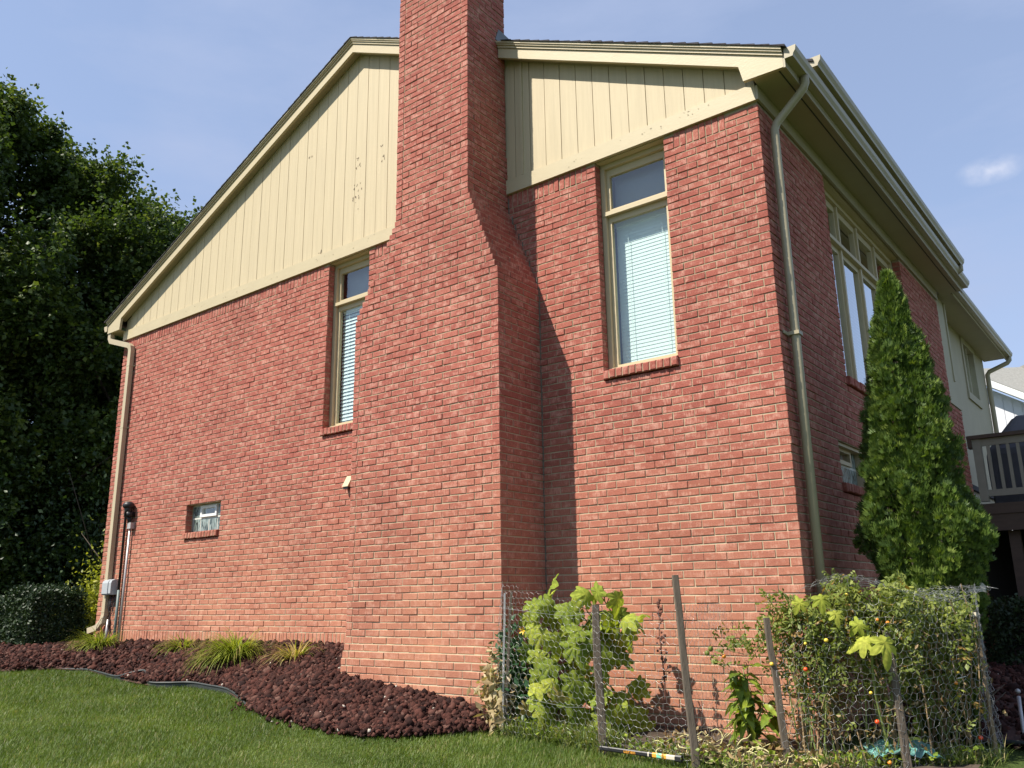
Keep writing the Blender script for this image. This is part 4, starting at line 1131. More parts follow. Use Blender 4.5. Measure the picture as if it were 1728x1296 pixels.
tag(link_mesh("grass", Vg, Fg, M['blade'], rnd=rg), "short mown green lawn grass sloping up to the stone bed", "grass", kind='stuff')

def clump(cx, cy, n, L0, spread, label, dryf=0.05, name="grass_clump", lean=0.75, group="ornamental grass clumps in the stone bed"):
    r_ = np.abs(R.normal(0, spread, n)); a_ = R.uniform(0, 2 * np.pi, n)
    bx_, by_ = cx + r_ * np.cos(a_) * .5, cy + r_ * np.sin(a_) * .5
    b_ = np.stack([bx_, by_, bedz(bx_, by_) - 0.02], -1)
    # blades flop down the slope, towards the lawn
    hd = np.arctan2(np.sin(a_) - 0.75, np.cos(a_) + 0.05)
    rr_ = np.clip(R.rand(n) * 0.9, 0, .92); rr_[R.rand(n) < dryf] = 1.0
    V, F, rv = ribbons(b_, hd + R.normal(0, .25, n), R.uniform(.55, 1.0, n) * L0, R.uniform(.007, .0135, n), R.uniform(1.1, 2.1, n), R.uniform(.1, lean, n), 6, rr_)
    t = thing(name, label, "ornamental grass", (cx, cy, float(bedz(cx, cy))), group)
    o = link_mesh("blades", V, F, M['clump'], rnd=rv); keep(o, t); tag(o, kind='stuff')
    return t
clump(1.05, -0.44, 480, 0.54, .14, "yellow-green arching grass clump near the downspout outlet", .04)
clump(2.95, -0.34, 170, 0.46, .10, "thin small grass clump left of the largest clump", .12)
clump(4.25, -0.46, 620, 0.68, .16, "largest arching yellow-green grass clump under the brick wall", .06)
clump(5.30, -0.40, 150, 0.50, .11, "sparse half dried straw coloured grass clump nearest the chimney", .55)

def leaf_quads(C, D, Nrm, L, Wd, fold=0.25):
    """kite leaves: centre base C, direction D, normal N -> 5 verts, 4 tris each"""
    D = unit(D); S = unit(np.cross(D, Nrm)); Nn = np.cross(S, D)
    L = L[:, None]; Wd = Wd[:, None]
    v0 = C; v1 = C + D * L * .45 + S * Wd * .5 - Nn * Wd * fold; v2 = C + D * L - Nn * L * .12; v3 = C + D * L * .45 - S * Wd * .5 - Nn * Wd * fold
    V = np.stack([v0, v1, v2, v3], 1)
    n = len(C)
    f = np.array([[0, 1, 2], [0, 2, 3]])
    F = (f[None] + (np.arange(n) * 4)[:, None, None]).reshape(-1, 3)
    return V.reshape(-1, 3), F
def rdir(n): return unit(R.normal(size=(n, 3)))

def broad_tree(name, label, cx, cy, z0, height, rad, ntw, lpt, lsize, seed_bias, crown_lo, group, mat='maple', trunk_r=0.28, asc=0.75):
    t = thing(name, label, "tree", (cx, cy, z0), group)
    base = np.array([cx, cy, z0])
    mb = MB()
    hb = crown_lo
    mb.tube([(cx, cy, z0 - .2), (cx + .05, cy, z0 + hb * .6), (cx - .05, cy + .05, z0 + height * .5), (cx, cy, z0 + height * .9)], [trunk_r, trunk_r * .8, trunk_r * .5, .03], 10)
    # limbs and twig origins
    tips = []
    nl = 84
    for i in range(nl):
        f = (i + .5) / nl; zz = z0 + hb + (height - hb) * f * 0.92
        ang = i * 2.39996 + R.normal() * .3
        fr = (1 - abs((f - 0.30) / 0.70) ** (2.9 if f > .3 else 2.4))
        rr_ = rad * max(.16, fr) * R.uniform(.78, 1.12)
        up_ = rr_ * R.uniform(.10, .45)
        p0 = Vector((cx, cy, zz - .15 * height * f * .2)); p2 = Vector((cx + math.cos(ang) * rr_, cy + math.sin(ang) * rr_, zz + up_))
        p1 = p0.lerp(p2, .5) + Vector((0, 0, -.12 * rr_))
        mb.tube([p0, p1, p2], [trunk_r * .28, trunk_r * .16, .012], 5)
        tips.append((np.array(p0), np.array(p1), np.array(p2), rr_))
    keep(mb.build("trunk", M['bark'], smooth=True), t)
    C, D = [], []
    for _ in range(ntw):
        p0, p1, p2, rr_ = tips[R.randint(nl)]
        s = R.beta(2.2, 1.0)
        q = (1 - s) ** 2 * p0 + 2 * s * (1 - s) * p1 + s * s * p2
        o = rdir(1)[0] * R.uniform(.1, 1) ** .6 * (0.22 + .17 * rr_)
        o[2] = o[2] * .8 + .08
        C.append(q + o)
        out = q - np.array([cx, cy, q[2]]); out = out / (np.linalg.norm(out) + .3)
        d = out * .7 + np.array([0, 0, asc]) + R.normal(size=3) * .45
        D.append(d)
    C = np.array(C); D = unit(np.array(D))
    # each twig bears leaves along its length
    tl = R.uniform(.30, .80, ntw); outer = R.rand(ntw) < .18; D[outer] = unit(D[outer] * .6 + np.array([0, 0, .8])); tl[outer] *= 1.5
    tpos = R.rand(ntw, lpt)
    lp = C[:, None] + D[:, None] * (tpos * tl[:, None])[..., None] + R.normal(size=(ntw, lpt, 3)) * (.05 + .04 * (1 - tpos[..., None]))
    ld = unit(D[:, None] * .35 + R.normal(size=(ntw, lpt, 3)) * .8 + np.array([0, 0, -.35]))
    nn = unit(R.normal(size=(ntw, lpt, 3)) * .55 + np.array([0, 0, 1.0]))
    k = ntw * lpt
    sz = R.uniform(.65, 1.2, k) * lsize
    V, F = leaf_quads(lp.reshape(-1, 3), ld.reshape(-1, 3), nn.reshape(-1, 3), sz, sz * .85)
    tone = np.repeat(np.clip(R.normal(.42, .2, ntw), 0, .92), lpt) + R.normal(0, .1, k)
    tone = np.clip(tone, 0, .93); tone[R.rand(k) < .012] = 1
    o = link_mesh("crown", V, F, M[mat], rnd=np.repeat(tone, 4)); keep(o, t)
    return t
broad_tree("maple_tree", "tall dark green maple at the far left with its top in the sky", -10.7, 1.4, 1.0, 14.9, 4.7, 15000, 20, .125, 0, .7, "broadleaf trees behind the house")
broad_tree("maple_tree", "lower dark green maple just left of the gable roof edge", -9.9, 6.0, 1.0, 12.3, 4.5, 11500, 20, .125, 0, .4, "broadleaf trees behind the house")
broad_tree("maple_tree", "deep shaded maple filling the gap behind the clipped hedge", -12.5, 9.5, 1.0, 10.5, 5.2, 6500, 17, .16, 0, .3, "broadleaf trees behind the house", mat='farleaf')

def shrub_mass(name, label, cat, pts, L, mat, tone=(.45, .22), flat=None, parent_name="foliage", stem=None, group=None, base=None, up=0.4):
    n = len(pts)
    d = unit(R.normal(size=(n, 3)) + np.array([0, 0, up])); nn = unit(R.normal(size=(n, 3)) + np.array([0, 0, .6]))
    sz = R.uniform(.6, 1.25, n) * L
    V, F = leaf_quads(pts, d, nn, sz, sz * .6)
    rv = np.clip(R.normal(tone[0], tone[1], n), 0, .93)
    c = pts.mean(0)
    t = thing(name, label, cat, base if base is not None else (c[0], c[1], pts[:, 2].min()), group)
    o = link_mesh(parent_name, V, F, M[mat], rnd=np.repeat(rv, 4)); keep(o, t)
    if stem:
        mb = MB()
        for i in range(stem):
            q = pts[R.randint(n)]
            b = np.array(t.location) + np.array([R.normal() * .1, R.normal() * .1, -.05])
            mb.tube([b, b * .45 + q * .55 + np.array([0, 0, .1]), q], [.02, .013, .005], 5)
        keep(mb.build("stems", M['bark'], smooth=True), t)
    return t
def box_shell(n, x0, x1, y0, y1, z0, z1, th=.12, rough=.05):
    """points near the surface of a clipped hedge block with softened corners and lumps"""
    u = R.uniform(-1, 1, (n, 3)); ax = R.choice(3, n, p=[.3, .35, .35]); sg = np.where(R.rand(n) < .5, -1, 1)
    u[np.arange(n), ax] = sg * (1 - np.abs(R.normal(0, th, n)))
    r = np.linalg.norm(np.abs(u) ** 4, axis=1) ** .25
    u = u / np.maximum(1, (np.sum(np.abs(u) ** 7, 1) ** (1 / 7.))[:, None])
    c = np.array([(x0 + x1) / 2, (y0 + y1) / 2, (z0 + z1) / 2]); h = np.array([(x1 - x0) / 2, (y1 - y0) / 2, (z1 - z0) / 2])
    p = c + u * h
    lump = (vnoise(p[:, 0] * 1.0 + p[:, 2] * .7, p[:, 1] + p[:, 2], 2.3, 21) - .5) * .16
    return p + unit(u) * (lump[:, None] + R.normal(0, rough, n)[:, None])
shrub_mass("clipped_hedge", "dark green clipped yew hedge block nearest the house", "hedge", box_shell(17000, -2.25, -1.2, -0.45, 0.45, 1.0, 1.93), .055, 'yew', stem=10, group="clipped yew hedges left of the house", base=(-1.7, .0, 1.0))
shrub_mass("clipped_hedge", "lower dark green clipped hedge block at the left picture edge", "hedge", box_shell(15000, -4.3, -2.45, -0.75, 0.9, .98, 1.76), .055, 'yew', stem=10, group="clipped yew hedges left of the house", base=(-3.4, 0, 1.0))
pts = R.normal(size=(2600, 3)) * np.array([.20, .25, .33]) + np.array([-1.75, 0.95, 1.62]); pts = pts[pts[:, 2] > 1.1]
shrub_mass("golden_bush", "bright yellow-green leafy bush between the hedge and the wall corner", "bush", pts, .075, 'gold', stem=8, base=(-1.75, .95, 1.05))
pts = R.normal(size=(2400, 3)) * np.array([.5, .5, .5]) + np.array([-3.2, 2.6, 2.3])
shrub_mass("yellowing_bush", "olive yellow bush behind the golden bush beside the wall", "bush", pts, .075, 'gold', tone=(.05, .1), stem=8, base=(-3.2, 2.6, 1.05))
for i, (bx_, by_, rx, hh, lab) in enumerate(((-8.0, 1.0, 2.4, 3.2, "shaded leafy shrub just above the lower hedge block"), (-6.2, 3.6, 2.2, 3.0, "shaded dark shrub behind the lower hedge block"), (-4.8, 5.6, 2.2, 3.2, "shaded dark shrub behind the taller hedge block"), (-11.5, 1.2, 3.4, 5.6, "shaded shrub under the tall maple at the picture edge"))):
    pts = R.normal(size=(9000, 3)) * np.array([rx * .5, rx * .5, hh * .36]) + np.array([bx_, by_, 1.0 + hh * .55]); pts = pts[pts[:, 2] > 1.0]
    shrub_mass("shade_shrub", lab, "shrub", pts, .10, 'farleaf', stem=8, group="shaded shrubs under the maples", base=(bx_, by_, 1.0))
# far wooded edge
n = 60000
ax_ = R.uniform(-80, -2, n); hz_ = 5.0 + 4 * vnoise(ax_, ax_ * 0, .13, 31) + 2 * vnoise(ax_, ax_ * 0 + 3, .6, 32)
pts = np.stack([ax_, 34 + R.normal(0, 2.5, n) - .25 * ax_, .8 + hz_ * R.rand(n) ** .7], -1)
d = unit(R.normal(size=(n, 3)) + np.array([0, 0, .4])); nn = unit(R.normal(size=(n, 3)) + np.array([0, 0, .6])); sz = R.uniform(.6, 1.3, n)
V, F = leaf_quads(pts, d, nn, sz, sz * .7)
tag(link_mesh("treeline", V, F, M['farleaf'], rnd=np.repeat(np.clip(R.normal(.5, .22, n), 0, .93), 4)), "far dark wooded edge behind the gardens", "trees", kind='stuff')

# beige board fence glimpsed under the maples
t = thing("board_fence", "beige board fence glimpsed in the shade under the maples", "fence", (-11, 6.8, 1.0))
for i in range(34):
    x = -16 + i * .3
    mb = MB(); mb.box(x, x + .285, 12.6, 12.63, 1.0, 2.75 + R.uniform(-.02, .02)); keep(mb.build("board", M['fence_beige']), t)

# ---- arborvitae
def arborvitae():
    cx, cy, z0, H, rad = 11.545, 0.84, 0.58, 3.80, 0.57
    t = thing("arborvitae", "tall cone shaped bright green arborvitae against the shaded side wall", "tree", (cx, cy, z0))
    mb = MB(); mb.tube([(cx, cy, z0 - .1), (cx, cy, z0 + H * .9)], [.06, .01], 8)
    n = 27000
    f = R.beta(1.05, 1.45, n)                      # height fraction
    prof = np.interp(f, [0, .1, .2, .3, .39, .5, .64, .78, .91, .97, 1], [.26, .38, .47, .54, .59, .52, .42, .31, .165, .08, .01]) / rad * 0.765
    ang = R.uniform(0, 2 * np.pi, n)
    lump = 0.66 + 0.50 * vnoise(ang * 1.9 + f * 3, f * 10, 1.0, 41) + .42 * (vnoise(ang * 4.4, f * 24, 1., 42) - .5)
    rr_ = rad * prof * lump * (1 - np.abs(R.normal(0, .13, n)))
    C = np.stack([cx + np.cos(ang) * rr_, cy + np.sin(ang) * rr_, z0 + f * H * .985], -1)
    out = np.stack([np.cos(ang), np.sin(ang), np.zeros(n)], -1)
    D = unit(out * R.uniform(.25, .75, (n, 1)) + np.array([0, 0, 1.0]) * R.uniform(.8, 1.4, (n, 1)) + R.normal(size=(n, 3)) * .25)
    side = unit(np.cross(D, R.normal(size=(n, 3))))
    k = 6
    j = np.linspace(-1, 1, k)[None, :, None]
    ld = unit(D[:, None] + side[:, None] * j * .95)
    L = (R.uniform(.038, .075, n)[:, None] * (1 - .35 * np.abs(j[..., 0]))).reshape(-1)
    lp = (C[:, None] + side[:, None] * j * .012).repeat(1, 1)
    lp = np.broadcast_to(lp, (n, k, 3)).reshape(-1, 3)
    nn = np.broadcast_to(np.cross(D, side)[:, None], (n, k, 3)).reshape(-1, 3)
    V, F = leaf_quads(lp, ld.reshape(-1, 3), nn + R.normal(size=nn.shape) * .2, L, L * .23, .1)
    tone = np.clip(np.repeat(np.clip(R.normal(.45, .22, n), 0, .92), k), 0, .93)
    keep(link_mesh("foliage", V, F, M['thuja'], rnd=np.repeat(tone, 4)), t)
    for i in range(60):
        f = R.uniform(.03, .85); a = R.uniform(0, 6.28); r_ = rad * (1 - f) * .8
        z = z0 + f * H
        mb.tube([(cx, cy, z - .12), (cx + math.cos(a) * r_ * .6, cy + math.sin(a) * r_ * .6, z), (cx + math.cos(a) * r_, cy + math.sin(a) * r_, z + .15)], [.014, .009, .004], 4)
    keep(mb.build("trunk", M['bark'], smooth=True), t)
arborvitae()
# dark evergreen hedge in the shade below the deck
shrub_mass("shaded_hedge", "dark evergreen hedge in deep shade below the deck", "hedge", box_shell(17000, 10.95, 13.6, 5.7, 7.1, .4, 1.52), .06, 'yew', stem=10, base=(12.2, 6.4, .5))
# spruce in the next garden: mirrored in the side windows
def spruce(cx, cy, z0, H, rad):
    t = thing("spruce_tree", "blue green spruce in the next garden mirrored in the side windows", "tree", (cx, cy, z0))
    mb = MB(); mb.tube([(cx, cy, z0 - .2), (cx, cy, z0 + H)], [.2, .02], 8)
    C, D = [], []
    for i in range(300):
        f = R.beta(1, 1.5); a = R.uniform(0, 6.283); r_ = rad * (1 - f) * R.uniform(.8, 1.1)
        z = z0 + .4 + f * (H - .4)
        p0 = np.array([cx, cy, z]); p1 = p0 + np.array([math.cos(a) * r_, math.sin(a) * r_, -.18 * r_])
        mb.tube([p0, p1], [.03, .006], 4)
        for s in np.linspace(.15, 1, 26):
            C.append(p0 + (p1 - p0) * s + R.normal(size=3) * .06); D.append((p1 - p0) / r_ * .6 + R.normal(size=3) * .6)
    C, D = np.array(C), np.array(D); n = len(C)
    V, F = leaf_quads(C, D, rdir(n), R.uniform(.15, .35, n), R.uniform(.06, .12, n))
    keep(mb.build("trunk", M['bark']), t)
    keep(link_mesh("needles", V, F, M['spruce'], rnd=np.repeat(np.clip(R.normal(.5, .2, n), 0, .93), 4)), t)
spruce(18.5, 19.0, .5, 8.5, 2.3)

# ------------------------------------------------------------------ deck, covered grill, neighbour house
deck = thing("deck", "raised deck with tan baluster railing and brown rim beams behind the arborvitae", "deck", (12.4, 9.4, .5))
DY = 7.46
mb = MB(); mb.box(10.93, 11.04, DY, DY + .10, 2.93, 3.85); keep(mb.build("post", M['deckpaint']), deck)
for x in (12.55, 14.2):
    mb = MB(); mb.box(x, x + .1, DY, DY + .10, 2.93, 3.85); keep(mb.build("post", M['deckpaint']), deck)
mb = MB(); mb.box(10.87, 14.35, DY - .04, DY + .13, 3.852, 3.905); mb.box(10.872, 10.93, DY - .035, DY + .12, 3.72, 3.851); keep(mb.build("rail_cap", M['deckbrown']), deck)
mb = MB(); mb.box(11.041, 14.19, DY + .02, DY + .075, 3.745, 3.85); keep(mb.build("top_rail", M['deckpaint']), deck)
mb = MB(); mb.box(11.041, 14.19, DY + .02, DY + .075, 3.0, 3.095); keep(mb.build("bottom_rail", M['deckpaint']), deck)
x = 11.105
while x < 14.1:
    mb = MB(); mb.box(x, x + .042, DY + .025, DY + .067, 3.096, 3.744); keep(mb.build("baluster", M['deckpaint']), deck); x += .128
mb = MB(); mb.box(10.67, 14.4, DY - .03, DY + .015, 2.74, 2.89); mb.box(10.67, 14.4, DY - .01, DY + .03, 2.50, 2.739); keep(mb.build("rim_beam", M['deckbrown']), deck)
x = DY + .02
while x < 11.9:
    mb = MB(); mb.box(10.67, 14.4, x, x + .137, 2.862, 2.888); keep(mb.build("deck_board", M['deckbrown']), deck); x += .142
for x in (11.2, 14.2):
    mb = MB(); mb.box(x, x + .14, 7.6, 7.74, .3, 2.5); keep(mb.build("support_post", M['deckbrown']), deck)
mb = MB(); mb.box(10.67, 14.4, 11.9, 12.0, .3, 2.86); mb.box(14.3, 14.4, 8.4, 11.9, .3, 2.86); keep(mb.build("added_light_blocker", M['black']), deck)  # added black panels that keep skylight out from under the deck

t = thing("grill_cover", "grey fabric cover draped over a grill standing on the deck", "grill cover", (11.9, 8.4, 2.89))
nu, nv = 26, 14
vs = []
for j in range(nv + 1):
    fz = j / nv
    for i in range(nu):
        a = 2 * math.pi * i / nu
        ex, ey = abs(math.cos(a)) ** .22 * np.sign(math.cos(a)), abs(math.sin(a)) ** .22 * np.sign(math.sin(a))
        taper = 1.0 if fz < .62 else 1.0 - (fz - .62) / .38 * .42
        wv = 1 + .025 * math.sin(a * 7 + fz * 3) + .015 * math.sin(a * 13)
        vs.append((11.97 + ex * .95 * taper * wv, 8.25 + ey * .36 * (1 if fz < .62 else 1 - (fz - .62) / .38 * .55) * wv, 2.892 + 1.33 * (fz if fz < .62 else .62 + (fz - .62)) + .02 * math.sin(a * 5) * fz))
fs = [(j * nu + i, j * nu + (i + 1) % nu, (j + 1) * nu + (i + 1) % nu, (j + 1) * nu + i) for j in range(nv) for i in range(nu)]
vs.append((11.97, 8.25, 4.245)); fs += [(nv * nu + i, nv * nu + (i + 1) % nu, len(vs) - 1) for i in range(nu)]
keep(link_mesh("cover", vs, fs, M['cover'], smooth=False), t)
mb = MB(); mb.tube([(11.02, 8.2, 3.1), (11.02, 8.2, 3.2)], .012, 6); keep(mb.build("tie_strap", M['black']), t)

nb_ = thing("neighbour_house", "white sided neighbour house with grey shingle roof beyond the deck", "house", (12, 26, .5))
Nx, Ny = 7.2, 25.0
mb = MB(); mb.prism([(4.0, .3), (15.5, .3), (15.5, 4.0), (8.2, 8.75), (4.0, 6.0)], lambda p, q, a: (p, a, q), Ny + .3, Ny + .5); keep(mb.build("gable_wall", M['siding_white']), nb_)
for i in range(30):
    x = 7.6 + i * .26
    zt = 8.72 - (x - 8.2) * .65 - .2
    mb = MB(); mb.box(x, x + .245, Ny + .27, Ny + .298, 2.5, zt if x > 8.2 else 8.4); keep(mb.build("siding_board", M['siding_white']), nb_)
mb = MB(); mb.prism([(8.2, 8.78), (15.9, 3.775), (15.9, 4.02), (8.2, 9.03)], lambda p, q, a: (p, a, q), Ny - .25, Ny - .2); keep(mb.build("rake_board", M['white']), nb_)
mb = MB(); mb.prism([(8.2, 8.80), (15.9, 3.80), (15.9, 3.86), (8.2, 8.86)], lambda p, q, a: (p, a, q), Ny - .199, Ny + .269); keep(mb.build("soffit", M['white']), nb_)
mb = MB()
mb.add([(7.0, Ny - .26, 9.0), (8.2, Ny - .26, 9.04), (16, Ny - .26, 3.97), (16.0, Ny + 3.0, 5.05), (9.6, Ny + 3.0, 9.55), (7.0, Ny + 3.0, 9.6),
        (7.0, Ny - .2, 8.9), (8.2, Ny - .2, 8.92), (16, Ny - .2, 3.86), (16.0, Ny + 3.0, 4.9), (9.6, Ny + 3.0, 9.4), (7.0, Ny + 3.0, 9.45)],
       [(0, 1, 4, 5), (1, 2, 3, 4), (0, 6, 7, 1), (1, 7, 8, 2), (2, 8, 9, 3), (5, 4, 10, 11), (4, 3, 9, 10), (6, 11, 10, 7), (7, 10, 9, 8)])
keep(mb.build("roof", M['grey_shingle']), nb_)
mb = MB(); mb.prism([(9.6, 9.15), (11.6, 8.1), (14.5, 6.5), (14.5, 6.75), (9.5, 9.5)], lambda p, q, a: (p, a, q), Ny + 3.05, Ny + 3.2); keep(mb.build("rear_rake", M['white']), nb_)
mb = MB(); mb.prism([(9.4, 9.5), (9.9, 9.38), (14.6, 6.72), (14.6, 6.95), (9.8, 9.66)], lambda p, q, a: (p, a, q), Ny + 2.9, Ny + 6); keep(mb.build("rear_roof", M['grey_shingle']), nb_)
mb = MB(); mb.box(10.0, 10.15, Ny + .6, Ny + .75, 7.95, 8.45); keep(mb.build("vent_pipe", M['white']), nb_)

# ------------------------------------------------------------------ GARDEN
gz = lambda x, y: float(G(x, y))
def hexnet(name, surf, u_len, v_len, cell, parent, rw=0.00105, jit=0.004, vmax=None):
    """chicken wire: hexagon net on surf(u,v) -> point; vmax(u) trims the top edge"""
    a = cell / math.sqrt(3); dx = cell; dy = 1.5 * a
    mb = MB(); node = {}
    segs = set()
    nr = int(v_len / dy) + 2; nc = int(u_len / dx) + 2
    pt = lambda u, v: (round(u, 4), round(v, 4))
    for r in range(nr):
        off = dx / 2 if r % 2 else 0
        for c in range(nc):
            cx_, cy_ = c * dx + off, r * dy
            P6 = [pt(cx_ + dx / 2 * s1, cy_ + a * s2) for s1, s2 in ((0, 1), (1, .5), (1, -.5), (0, -1), (-1, -.5), (-1, .5))]
            for i in range(6):
                p, q = P6[i], P6[(i + 1) % 6]
                segs.add((p, q) if p < q else (q, p))
    V, F = [], []
    def W3(p):
        k = p
        if k not in node: node[k] = Vector(surf(p[0], p[1])) + Vector((R.normal(), R.normal(), R.normal())) * jit
        return node[k]
    for p, q in segs:
        mu, mv = (p[0] + q[0]) / 2, (p[1] + q[1]) / 2
        if mu < 0 or mu > u_len or mv < 0 or mv > (vmax(mu) if vmax else v_len): continue
        A, B = W3(p), W3(q); t = (B - A)
        if t.length < 1e-6: continue
        t.normalize(); s1 = t.orthogonal().normalized(); s2 = t.cross(s1)
        b = len(V)
        for E_ in (A, B):
            for k in range(3):
                an = 2.094 * k; V.append(tuple(E_ + s1 * math.cos(an) * rw + s2 * math.sin(an) * rw))
        for k in range(3): F.append((b + k, b + (k + 1) % 3, b + 3 + (k + 1) % 3, b + 3 + k))
    o = link_mesh(name, V, np.array(F), M['wire']); keep(o, parent); tag(o, kind='stuff'); return o
def path_surf(pts, zb, lean=0.0, sag=0.0):
    """vertical sheet following a ground path"""
    P_ = [np.array(p, float) for p in pts]; d = [0]
    for i in range(len(P_) - 1): d.append(d[-1] + np.linalg.norm(P_[i + 1] - P_[i]))
    def f(u, v):
        u = min(max(u, 0), d[-1] - 1e-6)
        i = max(j for j in range(len(d) - 1) if d[j] <= u); t = (u - d[i]) / (d[i + 1] - d[i])
        p = P_[i] * (1 - t) + P_[i + 1] * t
        b = 0.02 * math.sin(u * 5 + v * 3) + .03 * math.sin(t * math.pi) * math.sin(v * 2.5)
        nrm = np.array([P_[i + 1][1] - P_[i][1], -(P_[i + 1][0] - P_[i][0])]); nrm = nrm / np.linalg.norm(nrm)
        q = p + nrm * b
        return (q[0] , q[1], gz(p[0], p[1]) + v)
    return f, d[-1]
def stake(parent, b, tp, w, d, mat='wood', n=5, name="stake", taper=.9):
    mb = MB(); b, tp = np.array(b, float), np.array(tp, float)
    ax = unit((tp - b)[None])[0]; s = unit(np.cross(ax, [0.6147, -.7888, 0])[None])[0]; f_ = np.cross(ax, s)
    vs = []
    for i in range(n + 1):
        t = i / n; c = b + (tp - b) * t + s * R.normal() * .0025 + f_ * R.normal() * .002
        ww, dd = w * (1 - (1 - taper) * t) / 2, d * (1 - (1 - taper) * t) / 2
        ch = .18
        for (p, q) in ((-1, -1 + ch), (-1 + ch, -1), (1 - ch, -1), (1, -1 + ch), (1, 1 - ch), (1 - ch, 1), (-1 + ch, 1), (-1, 1 - ch)):
            vs.append(tuple(c + s * ww * p + f_ * dd * q))
    fs = [(i * 8 + k, i * 8 + (k + 1) % 8, i * 8 + 8 + (k + 1) % 8, i * 8 + 8 + k) for i in range(n) for k in range(8)]
    fs += [tuple(reversed(range(8))), tuple(range(n * 8, n * 8 + 8))]
    mb.add(vs, fs); o = mb.build(name, M[mat]); keep(o, parent); return o

fl = thing("chicken_wire_fence", "chicken wire fence on grey stakes around the cucumber plant by the chimney", "wire fence", (9.4, -.9, .54), "chicken wire fences around the vegetable bed")
stake(fl, (8.60, -.88, .50), (8.63, -.86, 1.68), .018, .018, 'conduit')
stake(fl, (8.605, -.86, .50), (8.675, -.83, 1.69), .024, .02, 'wood')
stake(fl, (9.575, -.915, .45), (9.555, -.92, 1.575), .062, .04, 'wood')
stake(fl, (10.325, -.915, .42), (10.265, -.95, 1.775), .052, .04, 'wood', taper=.85)
f, ln = path_surf([(8.475, -.70), (8.60, -.885), (9.56, -.945), (10.30, -.945), (10.24, -.02)], 0)
def ftop(u):
    return np.interp(u, [0, .22, .7, 1.2, 1.45, 1.95, 2.9], [1.16, 1.19, 1.10, 1.05, .92, 1.06, 1.0])
hexnet("wire_mesh", f, ln, 1.25, .052, fl, vmax=ftop)
mb = MB()
for z in (.30, .97):
    mb.tube([(8.60, -.892, .59 + z), (9.0, -.92, .57 + z - .02), (9.28, -.935, .55 + z - .028), (9.56, -.95, .54 + z + .0)], .0016, 4)
keep(mb.build("tie_wire", M['wire']), fl)

fr_ = thing("chicken_wire_fence", "chicken wire cage over the tomato plants at the house corner", "wire fence", (11.4, -.2, .5), "chicken wire fences around the vegetable bed")
stake(fr_, (10.845, -.57, .42), (10.785, -.61, 1.47), .046, .036, 'wood', taper=.85)
stake(fr_, (11.535, -.28, .40), (11.50, -.30, 1.38), .050, .036, 'wood', taper=.85)
stake(fr_, (11.94, .40, .42), (11.92, .41, 1.475), .024, .024, 'stickwood', n=9)
mb = MB(); mb.box(11.903, 11.937, .393, .427, 1.455, 1.485); keep(mb.build("stake_cap", M['cream']), fr_)
f, ln = path_surf([(10.83, -.61), (11.54, -.325), (11.97, .39), (11.75, 1.15), (11.2, 1.55)], 0)
hexnet("wire_mesh", f, ln, 1.2, .052, fr_, vmax=lambda u: np.interp(u, [0, .3, .8, 1.6, 2.4, 3.1], [.75, 1.0, 1.12, 1.12, 1.16, 1.0]), jit=.006)
# the net folded over the top and a flap standing up at the back
def topsurf(u, v):
    x = 10.95 + u * .85 + .25 * v; y = -.45 + v * 1.0 + u * .35
    return (x, y, 1.64 + .07 * math.sin(u * 3 + .4) + .05 * math.sin(v * 4 + u * 5) - .10 * max(0, .25 - u))
hexnet("wire_cover", topsurf, 1.15, .62, .052, fr_, jit=.008, rw=.0009)
def flap(u, v): return (11.45 + u * .75, .70 + u * .25 + .08 * math.sin(v * 6), 1.64 + v + .03 * math.sin(u * 8))
hexnet("wire_flap", flap, .55, .24, .052, fr_, jit=.006, vmax=lambda u: .10 + .16 * math.sin(min(1, u / .45) * 2.2) if u < .4 else .10)

